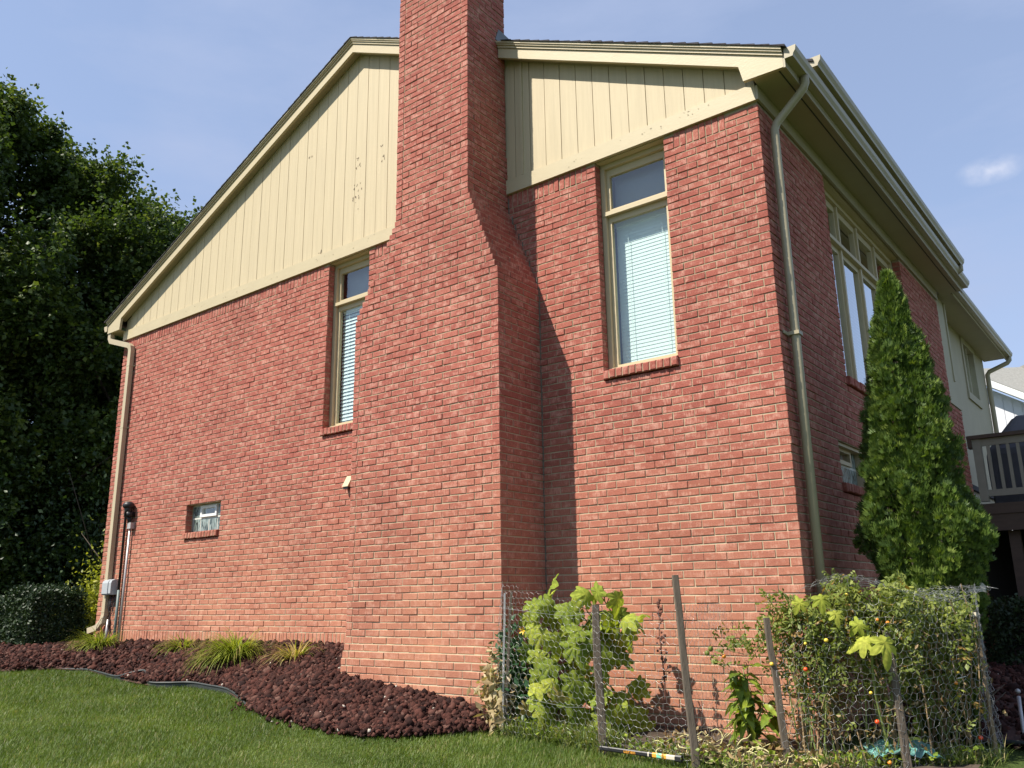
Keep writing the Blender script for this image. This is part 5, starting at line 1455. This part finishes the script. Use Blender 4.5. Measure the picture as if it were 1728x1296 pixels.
# --- leaf shapes
def lobed_leaf(size, lobes=5, depth=.35, cup=.15, droop=.3, tip=.15, jag=.05):
    """one palmate leaf in local coordinates: stalk end at the origin, blade along +x, upper side +z"""
    vs = [(0.02 * size, 0, 0)]; n = 40; ring = []
    for i in range(n + 1):
        a = -2.55 + 5.10 * i / n                   # open at the stalk
        lob = abs(math.cos(a * lobes / 5.10 * math.pi))
        r = size * (1.0 * (1 - depth) + depth * lob ** 1.2 * (1.05 if abs(a) < .55 else .95) + jag * math.sin(i * 5.1) + tip * max(0, 1 - abs(a) * 1.6)) * (1 - .10 * abs(a))
        x = size * .42 + math.cos(a) * r * .78; y = math.sin(a) * r * .86
        rr_ = math.hypot(x, y) / size
        ring.append((x, y, -droop * size * max(0, rr_ - .3) ** 1.7 + cup * size * abs(math.sin(a * lobes / 5.10 * math.pi)) * .22))
    mid = [(size * .42 + (p[0] - size * .42) * .5, p[1] * .5, .05 * size + p[2] * .3 + .025 * size * math.cos(k * 1.57)) for k, p in enumerate(ring)]
    vs += [(size * .42, 0, .045 * size)] + mid + ring
    m0, r0 = 2, 2 + n + 1
    tone = [.22, .22]
    for i in range(n + 1):
        a = -2.55 + 5.10 * i / n; tone.append(.26 * abs(math.cos(a * lobes / 5.10 * math.pi)) ** 5 - .06)
    for i in range(n + 1):
        a = -2.55 + 5.10 * i / n; tone.append(.14 * abs(math.cos(a * lobes / 5.10 * math.pi)) ** 6 - .10 + R.normal() * .05)
    q_ = np.array(vs, float)
    q_[2:, 2] += R.normal(0, .022 * size, len(vs) - 2) + .03 * size * np.sin(q_[2:, 0] / size * 9 + R.uniform(0, 6)) * np.cos(q_[2:, 1] / size * 8)
    curl = R.uniform(-.5, 1.1); q_[:, 2] -= curl * .45 * q_[:, 1] ** 2 / size
    vs = q_
    fs = []
    for i in range(n):
        fs.append((1, m0 + i, m0 + i + 1)); fs.append((m0 + i, r0 + i, r0 + i + 1, m0 + i + 1))
    fs.append((0, r0, m0, 1)); fs.append((0, 1, m0 + n, r0 + n))
    return np.array(vs), fs, np.array(tone)
def oval_leaf(L, Wd, droop=.5, fold=.25, n=7):
    vs = []; fs = []
    for i in range(n + 1):
        t = i / n; w = Wd * (math.sin(math.pi * min(1, t ** .8 * .98 + .01)) ** .9) * .5
        z = -droop * L * t ** 2; x = L * t * (1 - .25 * droop * t)
        vs += [(x, -w, z + w * fold + .006 * math.sin(i * 2.1)), (x, 0, z), (x, w, z + w * fold - .006 * math.sin(i * 1.7))]
    for i in range(n):
        for k in (0, 1): fs.append((i * 3 + k, i * 3 + 3 + k, i * 3 + 4 + k, i * 3 + 1 + k))
    return np.array(vs), fs
def basis(d, n):
    d = unit(np.array(d, float)[None])[0]; s = unit(np.cross(n, d)[None])[0]; u = np.cross(d, s)
    return np.stack([d, s, u], 1)
def leaf_obj(parent, geo, pos, d, nrm, mat, rv, name="leaf"):
    V, F = geo[:2]; B = basis(d, nrm)
    tn = np.clip(rv + geo[2], 0, .93) if len(geo) > 2 else np.clip(rv + np.where(np.arange(len(V)) % 3 == 1, .12, -.04), 0, .93)
    o = link_mesh(name, V @ B.T + np.array(pos), F, M[mat], rnd=tn, smooth=True); keep(o, parent); return o

# --- cucumber plant (left fence)
cu = thing("cucumber_plant", "large lobed pale green cucumber vine climbing the wire beside the chimney", "vegetable plant", (9.1, -.45, .57))
stems = MB()
spots = []
for path in ([(9.1, -.4, .55), (9.0, -.55, .95), (9.15, -.6, 1.3), (9.40, -.6, 1.52), (9.52, -.6, 1.45)], [(9.1, -.4, .55), (8.9, -.6, .9), (8.88, -.65, 1.2), (8.8, -.62, 1.45), (8.95, -.66, 1.54)], [(9.1, -.4, .55), (9.3, -.5, .9), (9.46, -.55, 1.2), (9.54, -.55, 1.38), (9.46, -.62, 1.60)], [(9.1, -.4, .55), (8.95, -.66, .75), (8.88, -.74, .95), (9.0, -.72, 1.2)]):
    sp_ = smooth_path(path, 6); stems.tube(sp_, [.011 * (1 - .6 * i / len(sp_)) for i in range(len(sp_))], 5)
    spots += [np.array(p) for p in sp_[6:]]
view = np.array([.6147, -.7888, .05])
hand = [(8.67, -.72, 1.47, .15), (8.80, -.74, 1.54, .17), (8.92, -.74, 1.50, .17), (9.05, -.76, 1.55, .16), (9.18, -.76, 1.53, .17), (9.32, -.74, 1.50, .15), (9.42, -.72, 1.63, .16), (9.55, -.68, 1.66, .15), (9.68, -.66, 1.62, .16), (9.30, -.72, 1.64, .13), (9.74, -.62, 1.42, .15),
        (8.95, -.78, 1.34, .15), (9.08, -.80, 1.30, .19), (9.25, -.78, 1.24, .21), (9.36, -.76, 1.34, .15), (8.88, -.82, 1.18, .15), (8.80, -.82, 1.22, .13), (8.92, -.83, 1.03, .17), (8.85, -.84, .93, .14), (8.83, -.84, .83, .15), (9.02, -.82, .97, .14), (8.94, -.84, .76, .12), (8.80, -.78, 1.38, .15), (9.5, -.72, 1.28, .16), (9.62, -.66, 1.15, .17), (9.45, -.7, 1.08, .15), (9.2, -.72, 1.0, .2), (9.35, -.66, .9, .2), (9.1, -.7, .85, .17), (9.25, -.62, .72, .18), (8.98, -.74, .66, .15), (9.42, -.6, .72, .16)]
pet = stems
hand = [(9.16 + (x - 9.16) * .82, y, z, s) for x, y, z, s in hand]
for i, (x, y, z, s) in enumerate(hand):
    d = np.array([R.normal() * .55, -.25 + R.normal() * .25, -.75 + R.normal() * .3]); nrm = unit((view * .9 + np.array([R.normal() * .35, R.normal() * .2, .45 + R.normal() * .3]))[None])[0]
    lo = z < 1.12 and x < 9.08
    leaf_obj(cu, lobed_leaf(s * .92, 5, .38, .2, .30 + R.uniform(0, .2), .20, .03), (x, y, z + s * .4), d, nrm, 'squash', float(np.clip((.75 if lo else .45) + R.normal() * .2, 0, .93)))
    q = min(spots, key=lambda p: np.linalg.norm(p - np.array([x, y, z])))
    pet.tube([q, (q + np.array([x, y, z + s * .4])) / 2 + np.array([0, 0, .03]), (x, y, z + s * .4)], [.005, .004, .003], 4)
for i in range(98):
    if i < 34: q = spots[R.randint(len(spots))] + R.normal(size=3) * np.array([.12, .07, .12])
    else: q = np.array([R.uniform(9.0, 9.56), R.uniform(-.66, -.30), R.uniform(.68, 1.50)])
    if i >= 78: q = np.array([R.uniform(9.3, 9.66), R.uniform(-.5, -.2), R.uniform(.62, 1.0)])
    q[2] = max(q[2], .62); s = R.uniform(.09, .17); q[1] = min(q[1], -.2)
    d = np.array([R.normal() * .6, R.normal() * .4, -.6 + R.normal() * .4]); nrm = unit((view * .6 + R.normal(size=3) * .5 + np.array([0, 0, .4]))[None])[0]
    leaf_obj(cu, lobed_leaf(s, 5, .38, .2, .35, .2, .03), q, d, nrm, 'squash', float(np.clip(.3 + R.normal() * .2, 0, .9)))
tag(keep(pet.build("vine", M['stem'], smooth=True), cu), kind='stuff')
for (x, y, z, s) in ((9.15, -.80, .87, .13), (8.84, -.83, .76, .10), (9.12, -.78, .60, .09), (9.0, -.76, .55, .08)):
    d = np.array([R.normal() * .5, -.2, -.7]); leaf_obj(cu, lobed_leaf(s, 5, .45, .5, .7, .1, .08), (x, y, z + .05), d, view + R.normal(size=3) * .3, 'squashold', R.uniform(.1, .9), "withered_leaf")
mb = MB()
for k in range(5):
    a = 1.2566 * k; mb.add([(8.77, -.80, 1.375), (8.77 + .022 * math.cos(a - .35), -.815, 1.375 + .022 * math.sin(a - .35)), (8.77 + .036 * math.cos(a), -.822, 1.375 + .036 * math.sin(a)), (8.77 + .022 * math.cos(a + .35), -.815, 1.375 + .022 * math.sin(a + .35))], [(0, 1, 2, 3)])
keep(mb.build("blossom", M['petal']), cu)

# --- dark bushy plant at the chimney corner, and straw at its foot
def leafy(name, label, cat, pts, L, Wr, mat, stemmat, base, nst, tone=(.4, .2), group=None, part="foliage", dr=(0, 0, .3)):
    n = len(pts); d = unit(R.normal(size=(n, 3)) + np.array(dr)); nn = unit(R.normal(size=(n, 3)) * .7 + np.array([.3, -.4, .7]))
    sz = R.uniform(.6, 1.3, n) * L; V, F = leaf_quads(pts, d, nn, sz, sz * Wr)
    t = thing(name, label, cat, base, group)
    rv = np.clip(R.normal(tone[0], tone[1], n), 0, .93); rv[R.rand(n) < .03] = 1
    o = link_mesh(part, V, F, M[mat], rnd=np.repeat(rv, 4)); keep(o, t)
    mb = MB()
    for i in range(nst):
        q = pts[R.randint(n)]; b = np.array(base) + np.array([R.normal() * .07, R.normal() * .05, -.02])
        mb.tube([b, b * .5 + q * .5 + np.array([R.normal() * .03, R.normal() * .03, .05]), q], [.007, .005, .0025], 4)
    keep(mb.build("stems", M[stemmat]), t); return t
pts = R.normal(size=(900, 3)) * np.array([.10, .08, .17]) + np.array([8.62, -.70, 1.02]); pts = pts[(pts[:, 2] > .66) & (pts[:, 1] < -.2)]
leafy("leafy_herb", "dark green bushy herb between the thin stakes and the chimney", "vegetable plant", pts, .075, .45, 'kale', 'stem', (8.62, -.66, .60), 16)
pts = R.normal(size=(420, 3)) * np.array([.08, .06, .16]) + np.array([8.50, -.82, .86]); pts = pts[pts[:, 2] > .6]
leafy("withered_plant", "withered straw coloured plant against the bottom corner of the chimney", "dead plant", pts, .09, .4, 'drydleaf', 'palestem', (8.50, -.80, .60), 14, (.8, .15), dr=(0, 0, -.5))
# thin dead seed stalk against the wall
dp = thing("dead_stalk", "thin dead red-brown seed stalk in front of the sunlit brick", "dead plant", (9.83, -.42, .58))
mb = MB(); mb.tube([(9.83, -.42, .55), (9.85, -.42, 1.0), (9.83, -.43, 1.35), (9.84, -.42, 1.62)], [.007, .006, .004, .002], 5)
for i in range(46):
    z = R.uniform(.95, 1.60); a = R.uniform(0, 6.28); l = R.uniform(.03, .09) * (1.75 - z)
    q = (9.84 + math.cos(a) * l, -.42 + math.sin(a) * l * .6, z + l * .8)
    mb.tube([(9.84, -.42, z), q], .002, 3); mb.ball(q, R.uniform(.007, .015), 5, 4)
keep(mb.build("stalk", M['darkstem']), dp)

# --- pepper plant
pe = thing("pepper_plant", "glossy bright green pepper plant between the tall stake and the tomato cage", "vegetable plant", (10.52, -.42, .54))
st = MB(); tips = []
for i in range(13):
    a = R.uniform(0, 6.28); r_ = R.uniform(.03, .28); z = R.uniform(.80, 1.12)
    tip_ = np.array([10.52 + math.cos(a) * r_, -.42 + math.sin(a) * r_ * .7, z]); tips.append(tip_)
    st.tube([(10.52, -.42, .50), (10.52 + math.cos(a) * r_ * .25, -.42 + math.sin(a) * r_ * .2, .50 + (z - .5) * .55), tip_], [.010, .007, .003], 5)
keep(st.build("stem", M['stem'], smooth=True), pe)
for i in range(105):
    tp_ = tips[R.randint(len(tips))]; s = R.beta(3, 1)
    p = np.array([10.52, -.42, .56]) * (1 - s) + tp_ * s + R.normal(size=3) * .02
    a = R.uniform(0, 6.28); d = np.array([math.cos(a), math.sin(a) * .8 - .1, R.uniform(-.5, .5)])
    leaf_obj(pe, oval_leaf(R.uniform(.11, .19), R.uniform(.044, .072), R.uniform(.3, .9), .3), p, d, np.array([.1, -.2, 1.0]) + R.normal(size=3) * .2, 'pepper', float(np.clip(R.normal(.45, .25), 0, .93)))

# --- tomato plants in the cage
tom_group = "tomato plants in the wire cage"
def tomato(cx, cy, h, wx, wy, label, nspr, fruit, wild=None):
    z0 = gz(cx, cy) + .01
    t = thing("tomato_plant", label, "vegetable plant", (cx, cy, z0), tom_group)
    sm, dm = MB(), MB(); C, D = [], []
    for i in range(26):
        a = R.uniform(0, 6.28); tx, ty = cx + math.cos(a) * wx * R.uniform(.3, 1), cy + math.sin(a) * wy * R.uniform(.3, 1); tz = z0 + h * R.uniform(.65, 1.02)
        b = np.array([cx + R.normal() * .10, cy + R.normal() * .06, z0 - .02]); e = np.array([tx, ty, tz]); mdl = (b + e) / 2 + np.array([R.normal() * .05, R.normal() * .04, .08])
        (sm if R.rand() < .55 else dm).tube(smooth_path([b, mdl, e], 4), [.0065 * (1 - .06 * q) for q in range(9)], 4)
    for i in range(34):
        z = z0 + R.uniform(.1, .75) * h; a = R.uniform(0, 6.28); p = np.array([cx + R.normal() * wx * .5, cy + R.normal() * wy * .5, z]); q = p + np.array([math.cos(a) * .13, math.sin(a) * .1, R.uniform(-.08, .12)])
        dm.tube([p, (p + q) / 2 + np.array([0, 0, .02]), q], [.003, .0025, .0015], 3)
    keep(sm.build("stems", M['stem']), t); keep(dm.build("dry_stems", M['drystem']), t)
    # compound leaves: sprays of pointed leaflets, dense at the top and sparse below
    zf = R.beta(3.3, 1.15, nspr)
    cx_ = cx + np.clip(R.normal(size=nspr), -1.7, 1.7) * wx * .62; cy_ = cy + np.clip(R.normal(size=nspr), -1.7, 1.7) * wy * .62
    cz_ = z0 + h * (.04 + zf * (.86 + .30 * (vnoise(cx_, cy_, 7.0, 51) - .3)))
    Cn = np.stack([cx_, cy_, cz_], -1)
    if wild is not None: Cn = np.concatenate([Cn, wild]); 
    n = len(Cn); ax = unit(R.normal(size=(n, 3)) + np.array([.1, -.25, -.15])); nn = unit(R.normal(size=(n, 3)) * .6 + np.array([.25, -.35, .8])); sd = unit(np.cross(ax, nn))
    LP, LD, LN, LS = [], [], [], []
    for k, (s, o, sc) in enumerate(((.0, 0, 1.2), (-.3, 1, 1.0), (-.3, -1, 1.0), (-.62, 1, .85), (-.62, -1, .85))):
        LP.append(Cn + ax * (s * .085)); LD.append(ax * (.8 if o else 1) + sd * o * .9 + np.array([0, 0, -.15])); LN.append(nn + R.normal(size=(n, 3)) * .25); LS.append(np.full(n, sc) * R.uniform(.026, .050, n))
    LP, LD, LN, LS = map(np.concatenate, (LP, LD, LN, LS))
    V, F = leaf_quads(LP, LD, LN, LS, LS * .55)
    tn = np.clip(R.normal(.42, .22, n), 0, .93); tn[R.rand(n) < .06] = 1.0; tn = np.tile(tn, 5)
    o = link_mesh("foliage", V, F, M['tomato_leaf'], rnd=np.repeat(tn, 4)); keep(o, t)
    # dry curled leaves low down
    n2 = 260; p2 = np.stack([cx + R.normal(size=n2) * wx * .55, cy + R.normal(size=n2) * wy * .5, z0 + h * R.beta(1.4, 1.8, n2) * .8], -1)
    V, F = leaf_quads(p2, R.normal(size=(n2, 3)) + np.array([0, 0, -.8]), rdir(n2), R.uniform(.03, .06, n2), R.uniform(.012, .026, n2), .5)
    o = link_mesh("dry_leaves", V, F, M['drydleaf'], rnd=np.repeat(R.uniform(0, .7, n2), 4)); keep(o, t)
    for (x, y, z, r_, mt) in fruit:
        mb = MB(); r_ = r_ * .8; mb.ball((x, y, z), r_, 10, 7, sz=.95)
        keep(mb.build("tomato", M[mt], smooth=True), t)
    return t
wild = np.stack([R.uniform(10.35, 10.85, 70), R.uniform(-.62, -.45, 70), 1.22 + R.normal(0, .07, 70)], -1)
wild[:, 2] += (wild[:, 0] - 10.35) * .35
tomato(10.98, -.38, 1.12, .26, .15, "tangled tomato plant nearest the wall corner with a branch reaching left", 760, [(10.43, -.58, 1.20, .020, 'tom_orange'), (10.41, -.57, 1.17, .014, 'tom_yellow'), (10.80, -.62, 1.16, .018, 'tom_yellow'), (11.02, -.58, 1.13, .019, 'tom_red'), (11.17, -.55, 1.32, .019, 'tom_yellow'), (11.05, -.62, 1.30, .014, 'tom_yellow')], wild)
tomato(11.36, -.12, 1.20, .27, .20, "tomato plant in the middle of the cage reaching over the net", 950, [(11.52, -.32, 1.43, .017, 'tom_orange'), (11.46, -.34, 1.45, .015, 'tom_orange'), (11.40, -.40, .80, .020, 'tom_red'), (11.38, -.40, .98, .015, 'tom_yellow'), (11.44, -.37, .55, .018, 'tom_orange'), (11.30, -.42, 1.62, .014, 'tom_yellow')])
tomato(11.66, .34, 1.12, .24, .26, "tomato plant at the right end of the cage near the thin stake", 760, [(11.80, .12, 1.02, .016, 'tom_orange'), (11.82, .13, 1.09, .014, 'tom_yellow'), (11.81, .12, .94, .017, 'tom_yellow'), (11.88, .25, .66, .020, 'tom_red'), (11.60, -.05, 1.35, .016, 'tom_orange')])
# reaching branch of the first plant
br = MB(); br.tube(smooth_path([(10.92, -.5, 1.38), (10.75, -.55, 1.33), (10.62, -.57, 1.22), (10.45, -.58, 1.25), (10.34, -.58, 1.24)], 4), [.006 - .0002 * i for i in range(17)], 4)
keep(br.build("reaching_branch", M['drystem']), bpy.data.objects["tomato_plant"])
for (x, z) in ((10.30, 1.22), (10.36, 1.16), (10.33, 1.25)):
    mb = MB(); mb.ball((x, -.58, z), .02, 8, 6); keep(mb.build("green_tomato", M['tomato_leaf'], smooth=True), bpy.data.objects["tomato_plant"])

# --- lobed zucchini leaves pushing through the net
zu = thing("squash_plant", "squash with deeply cut yellow-green leaves pushing through the cage front", "vegetable plant", (11.45, -.30, .5))
mb = MB(); mb.tube(smooth_path([(11.42, -.20, .5), (11.38, -.3, .95), (11.42, -.42, 1.28), (11.40, -.45, 1.45)], 4), .009, 5); keep(mb.build("vine", M['stem'], smooth=True), zu)
for (x, y, z, s, d) in ((11.40, -.46, 1.45, .12, (-.5, -.2, -.5)), (11.50, -.45, 1.36, .19, (.35, -.35, -.8)), (11.46, -.46, 1.32, .17, (-.7, -.2, -.15)), (11.05, -.58, 1.60, .11, (-.4, -.2, -.6)), (11.16, -.56, 1.63, .12, (.2, -.3, -.7)), (11.24, -.55, 1.52, .10, (.3, -.3, -.6))):
    leaf_obj(zu, lobed_leaf(s * .82, 5, .50, .3, .45, .25, .03), (x, y, z), np.array(d), view * .8 + np.array([0, 0, .5]) + R.normal(size=3) * .15, 'lobed', float(np.clip(R.normal(.6, .2), 0, .93)))

# --- withered vines on the soil
wv = thing("withered_vine", "tangle of pale dried vines on the soil between the tall stake and the cage", "dead plant", (10.5, -.65, .52))
mb = MB()
for i in range(70):
    x, y = R.uniform(10.05, 11.0), R.uniform(-.86, -.35); a = R.uniform(0, 6.28); p = [np.array([x, y, gz(x, y) + .02])]
    for k in range(5):
        a += R.normal() * .9; p.append(p[-1] + np.array([math.cos(a) * .05, math.sin(a) * .05, R.normal() * .022])); p[-1][2] = max(p[-1][2], gz(*p[-1][:2]) + .01) + (.05 if k == 2 and R.rand() < .4 else 0)
    mb.tube(smooth_path(p, 3), R.uniform(.0025, .0055), 4)
keep(mb.build("vines", M['palestem'], smooth=True), wv)
n2 = 380; px_, py_ = R.uniform(9.9, 11.2, n2), R.uniform(-.88, -.3, n2)
V, F = leaf_quads(np.stack([px_, py_, G(px_, py_) + R.uniform(.02, .10, n2)], -1), rdir(n2), rdir(n2) + np.array([0, 0, .5]), R.uniform(.03, .08, n2), R.uniform(.015, .04, n2), .5)
o = link_mesh("dry_leaves", V, F, M['drydleaf'], rnd=np.repeat(R.uniform(0, .9, n2), 4)); keep(o, wv)

# --- weeds and tall grass along the wire foot
def weeds(n, fx, label, L0=.16):
    x, y = fx(n); b = np.stack([x, y, G(x, y) - .02], -1); rr_ = np.clip(R.rand(n) * .9, 0, .92); rr_[R.rand(n) < .12] = 1
    V, F, rv = ribbons(b, R.uniform(0, 6.28, n), R.uniform(.4, 1.2, n) * L0, R.uniform(.003, .008, n), R.uniform(.3, 1.7, n), R.uniform(0, .5, n), 4, rr_)
    return tag(link_mesh("weeds", V, F, M['weed'], rnd=rv), label, "weeds", kind='stuff')
weeds(2600, lambda n: ((lambda u: (8.5 + u * 1.1, -.80 - .10 * R.rand(n) - .06 * u + .35 * R.rand(n) ** 2))(R.rand(n))), "tall uncut grass along the foot of the left wire fence", .20)
weeds(650, lambda n: (R.uniform(9.6, 10.95, n), -.72 - .22 * R.rand(n)), "weeds and uncut grass between the stakes in front of the bed", .13)
weeds(1300, lambda n: ((lambda u: (10.9 + u * 1.1, -.62 + u * 1.0 + .3 * (R.rand(n) - .6)))(R.rand(n))), "weeds along the foot of the tomato cage", .17)
n2 = 560; u = R.rand(n2); px_ = 8.6 + u * 3.3; py_ = np.where(px_ < 10.9, -.85, -.85 + (px_ - 10.9) * 1.0) + R.normal(0, .05, n2)
V, F = leaf_quads(np.stack([px_, py_, G(px_, py_) + R.uniform(.01, .12, n2)], -1), rdir(n2) + np.array([0, 0, .4]), rdir(n2) + np.array([0, 0, .8]), R.uniform(.02, .06, n2), R.uniform(.012, .035, n2), .3)
tag(link_mesh("ground_leaves", V, F, M['pepper'], rnd=np.repeat(R.uniform(0, .9, n2), 4)), "small green weed leaves at the front of the bed", "weeds", kind='stuff')

# --- hockey stick lying at the lawn edge
hs = thing("hockey_stick", "black hockey stick with orange lettering lying along the bed between two stakes", "hockey stick", (9.62, -.975, .55))
A_ = Vector((9.60, -.985, gz(9.6, -.985) + .03)); B_ = Vector((10.24, -.955, gz(10.24, -.955) + .035))
axd = (B_ - A_).normalized(); sidev = Vector((axd.y, -axd.x, 0)).normalized(); upv = sidev.cross(axd)
def shaft_seg(t0, t1, mat, name, w=.016, h=.011, g=0):
    mb = MB(); p0, p1 = A_.lerp(B_, t0), A_.lerp(B_, t1); vs = []
    for p in (p0, p1):
        for k in range(8):
            an = math.pi / 8 + k * math.pi / 4; vs.append(tuple(p + upv * (w + g) * math.copysign(abs(math.cos(an)) ** .6, math.cos(an)) + sidev * (h + g) * math.copysign(abs(math.sin(an)) ** .6, math.sin(an))))
    mb.add(vs, [(k, (k + 1) % 8, 8 + (k + 1) % 8, 8 + k) for k in range(8)] + [tuple(reversed(range(8))), tuple(range(8, 16))])
    o = mb.build(name, M[mat]); keep(o, hs); return o
shaft_seg(0, .95, 'black', "shaft")
shaft_seg(.655, .705, 'orange', "band", g=.0012); shaft_seg(.706, .765, 'mint', "band", g=.0012); shaft_seg(.766, .82, 'orange', "band", g=.0012); shaft_seg(.821, .925, 'cream', "grip_tape", g=.0014)
shaft_seg(.60, .615, 'cream', "band", g=.0012)
shaft_seg(.926, 1.0, 'black', "end_knob", w=.024, h=.02)
fc = bpy.data.curves.new("lettering", 'FONT'); fc.body = "uarien"; fc.size = .036; fc.extrude = .0006; fc.space_character = 1.05
fc.materials.append(M['orange'])
ft = bpy.data.objects.new("lettering_source", fc)
fm_ = bpy.data.meshes.new_from_object(ft); bpy.data.objects.remove(ft)
fo = bpy.data.objects.new("lettering", fm_); COL.objects.link(fo)
orig = A_.lerp(B_, .305) + sidev * .0125 - upv * .009
mm_ = Matrix((( axd.x, upv.x, sidev.x, orig.x), (axd.y, upv.y, sidev.y, orig.y), (axd.z, upv.z, sidev.z, orig.z), (0, 0, 0, 1)))
fo.parent = hs; fo.matrix_parent_inverse = Matrix.Translation(-Vector(hs.location)); fo.matrix_basis = mm_

hs2 = thing("hockey_stick", "worn hockey stick with a grey curved blade lying across the top of the wire cage", "hockey stick", (11.6, .5, 1.62))
mb = MB(); mb.tube([(11.32, .34, 1.615), (11.56, .50, 1.635)], .014, 8); keep(mb.build("shaft", M['black'], smooth=True), hs2)
mb = MB(); mb.tube([(11.561, .501, 1.635), (11.625, .545, 1.641)], .0155, 8); keep(mb.build("white_band", M['white'], smooth=True), hs2)
cl = [(11.626, .546, 1.642), (11.72, .61, 1.650), (11.80, .66, 1.662), (11.88, .70, 1.676), (11.95, .735, 1.678), (11.965, .75, 1.660)]
hh = [.012, .016, .024, .034, .040, .030]
vs = []
for (p, h) in zip(cl, hh):
    vs += [(p[0], p[1] - .004, p[2] - h * 1.3), (p[0] - .004, p[1] + .004, p[2] - h * 1.3), (p[0] - .004, p[1] + .004, p[2] + h * .35), (p[0], p[1] - .004, p[2] + h * .35)]
mb = MB(); mb.add(vs, [(i * 4 + k, i * 4 + (k + 1) % 4, i * 4 + 4 + (k + 1) % 4, i * 4 + 4 + k) for i in range(5) for k in range(4)] + [(3, 2, 1, 0), (20, 21, 22, 23)])
keep(mb.build("blade", M['bladegrey']), hs2)

# --- small things
t_b = []
nu = 16
rs = np.random.RandomState(5)
gxx, gyy = np.meshgrid(np.linspace(-.24, .24, nu), np.linspace(-.10, .10, 9))
zz = .03 + .07 * rs.rand(9, nu) * (1 - (gxx / .26) ** 2) + .03 + .35 * np.maximum(0, gyy)
Xs = 11.47 + gxx * .80 - gyy * .6; Ys = -.15 + gxx * .45 + gyy * .8
ii = np.arange(nu * 9).reshape(9, nu)
Ft = np.stack([ii[:-1, :-1], ii[:-1, 1:], ii[1:, 1:], ii[1:, :-1]], -1).reshape(-1, 4)
o = link_mesh("plastic_sheet", np.stack([Xs, Ys, G(Xs, Ys) + zz], -1), Ft, M['teal'])
sm_ = o.modifiers.new("thickness", 'SOLIDIFY'); sm_.thickness = .002
tag(o, "crumpled teal plastic sheet on the soil under the tomato plants", "plastic sheet")
o = MB()
o.tube([(11.80, .16, 1.045), (11.835, .165, 1.055)], [.008, .012], 8, aspect=.4); o.tube([(11.835, .165, 1.055), (11.86, .17, 1.062)], [.012, .004], 8, aspect=.4)
tag(o.build("plant_tag", M['white'], smooth=True), "small white plant tag hanging in the right tomato plant", "plant tag")
t = thing("garden_spike", "pale grey plastic spike leaning in the red stones right of the cage", "garden spike", (12.3, 1.2, .6))
mb = MB(); mb.tube([(12.02, 1.05, .60), (11.98, 1.32, .83)], [.012, .016], 8); keep(mb.build("shaft", M['conduit'], smooth=True), t)
mb = MB(); mb.ball((11.975, 1.36, .87), .02, 8, 6); keep(mb.build("head", M['conduit'], smooth=True), t)  # pale plastic toned down to grey in place of shade
t = MB(); t.tube([(11.9, .62, gz(11.9, .62) + .05), (12.5, .75, gz(12.5, .75) + .05), (13.4, .85, gz(13.4, .85) + .05)], .014, 6)
tag(t.build("side_edging", M['edging'], smooth=True), "straight black edging strip in front of the red stones at right", "garden edging")
print("objects", len(bpy.data.objects), "tris approx", sum(len(o.data.polygons) for o in bpy.data.objects if o.type == 'MESH'))
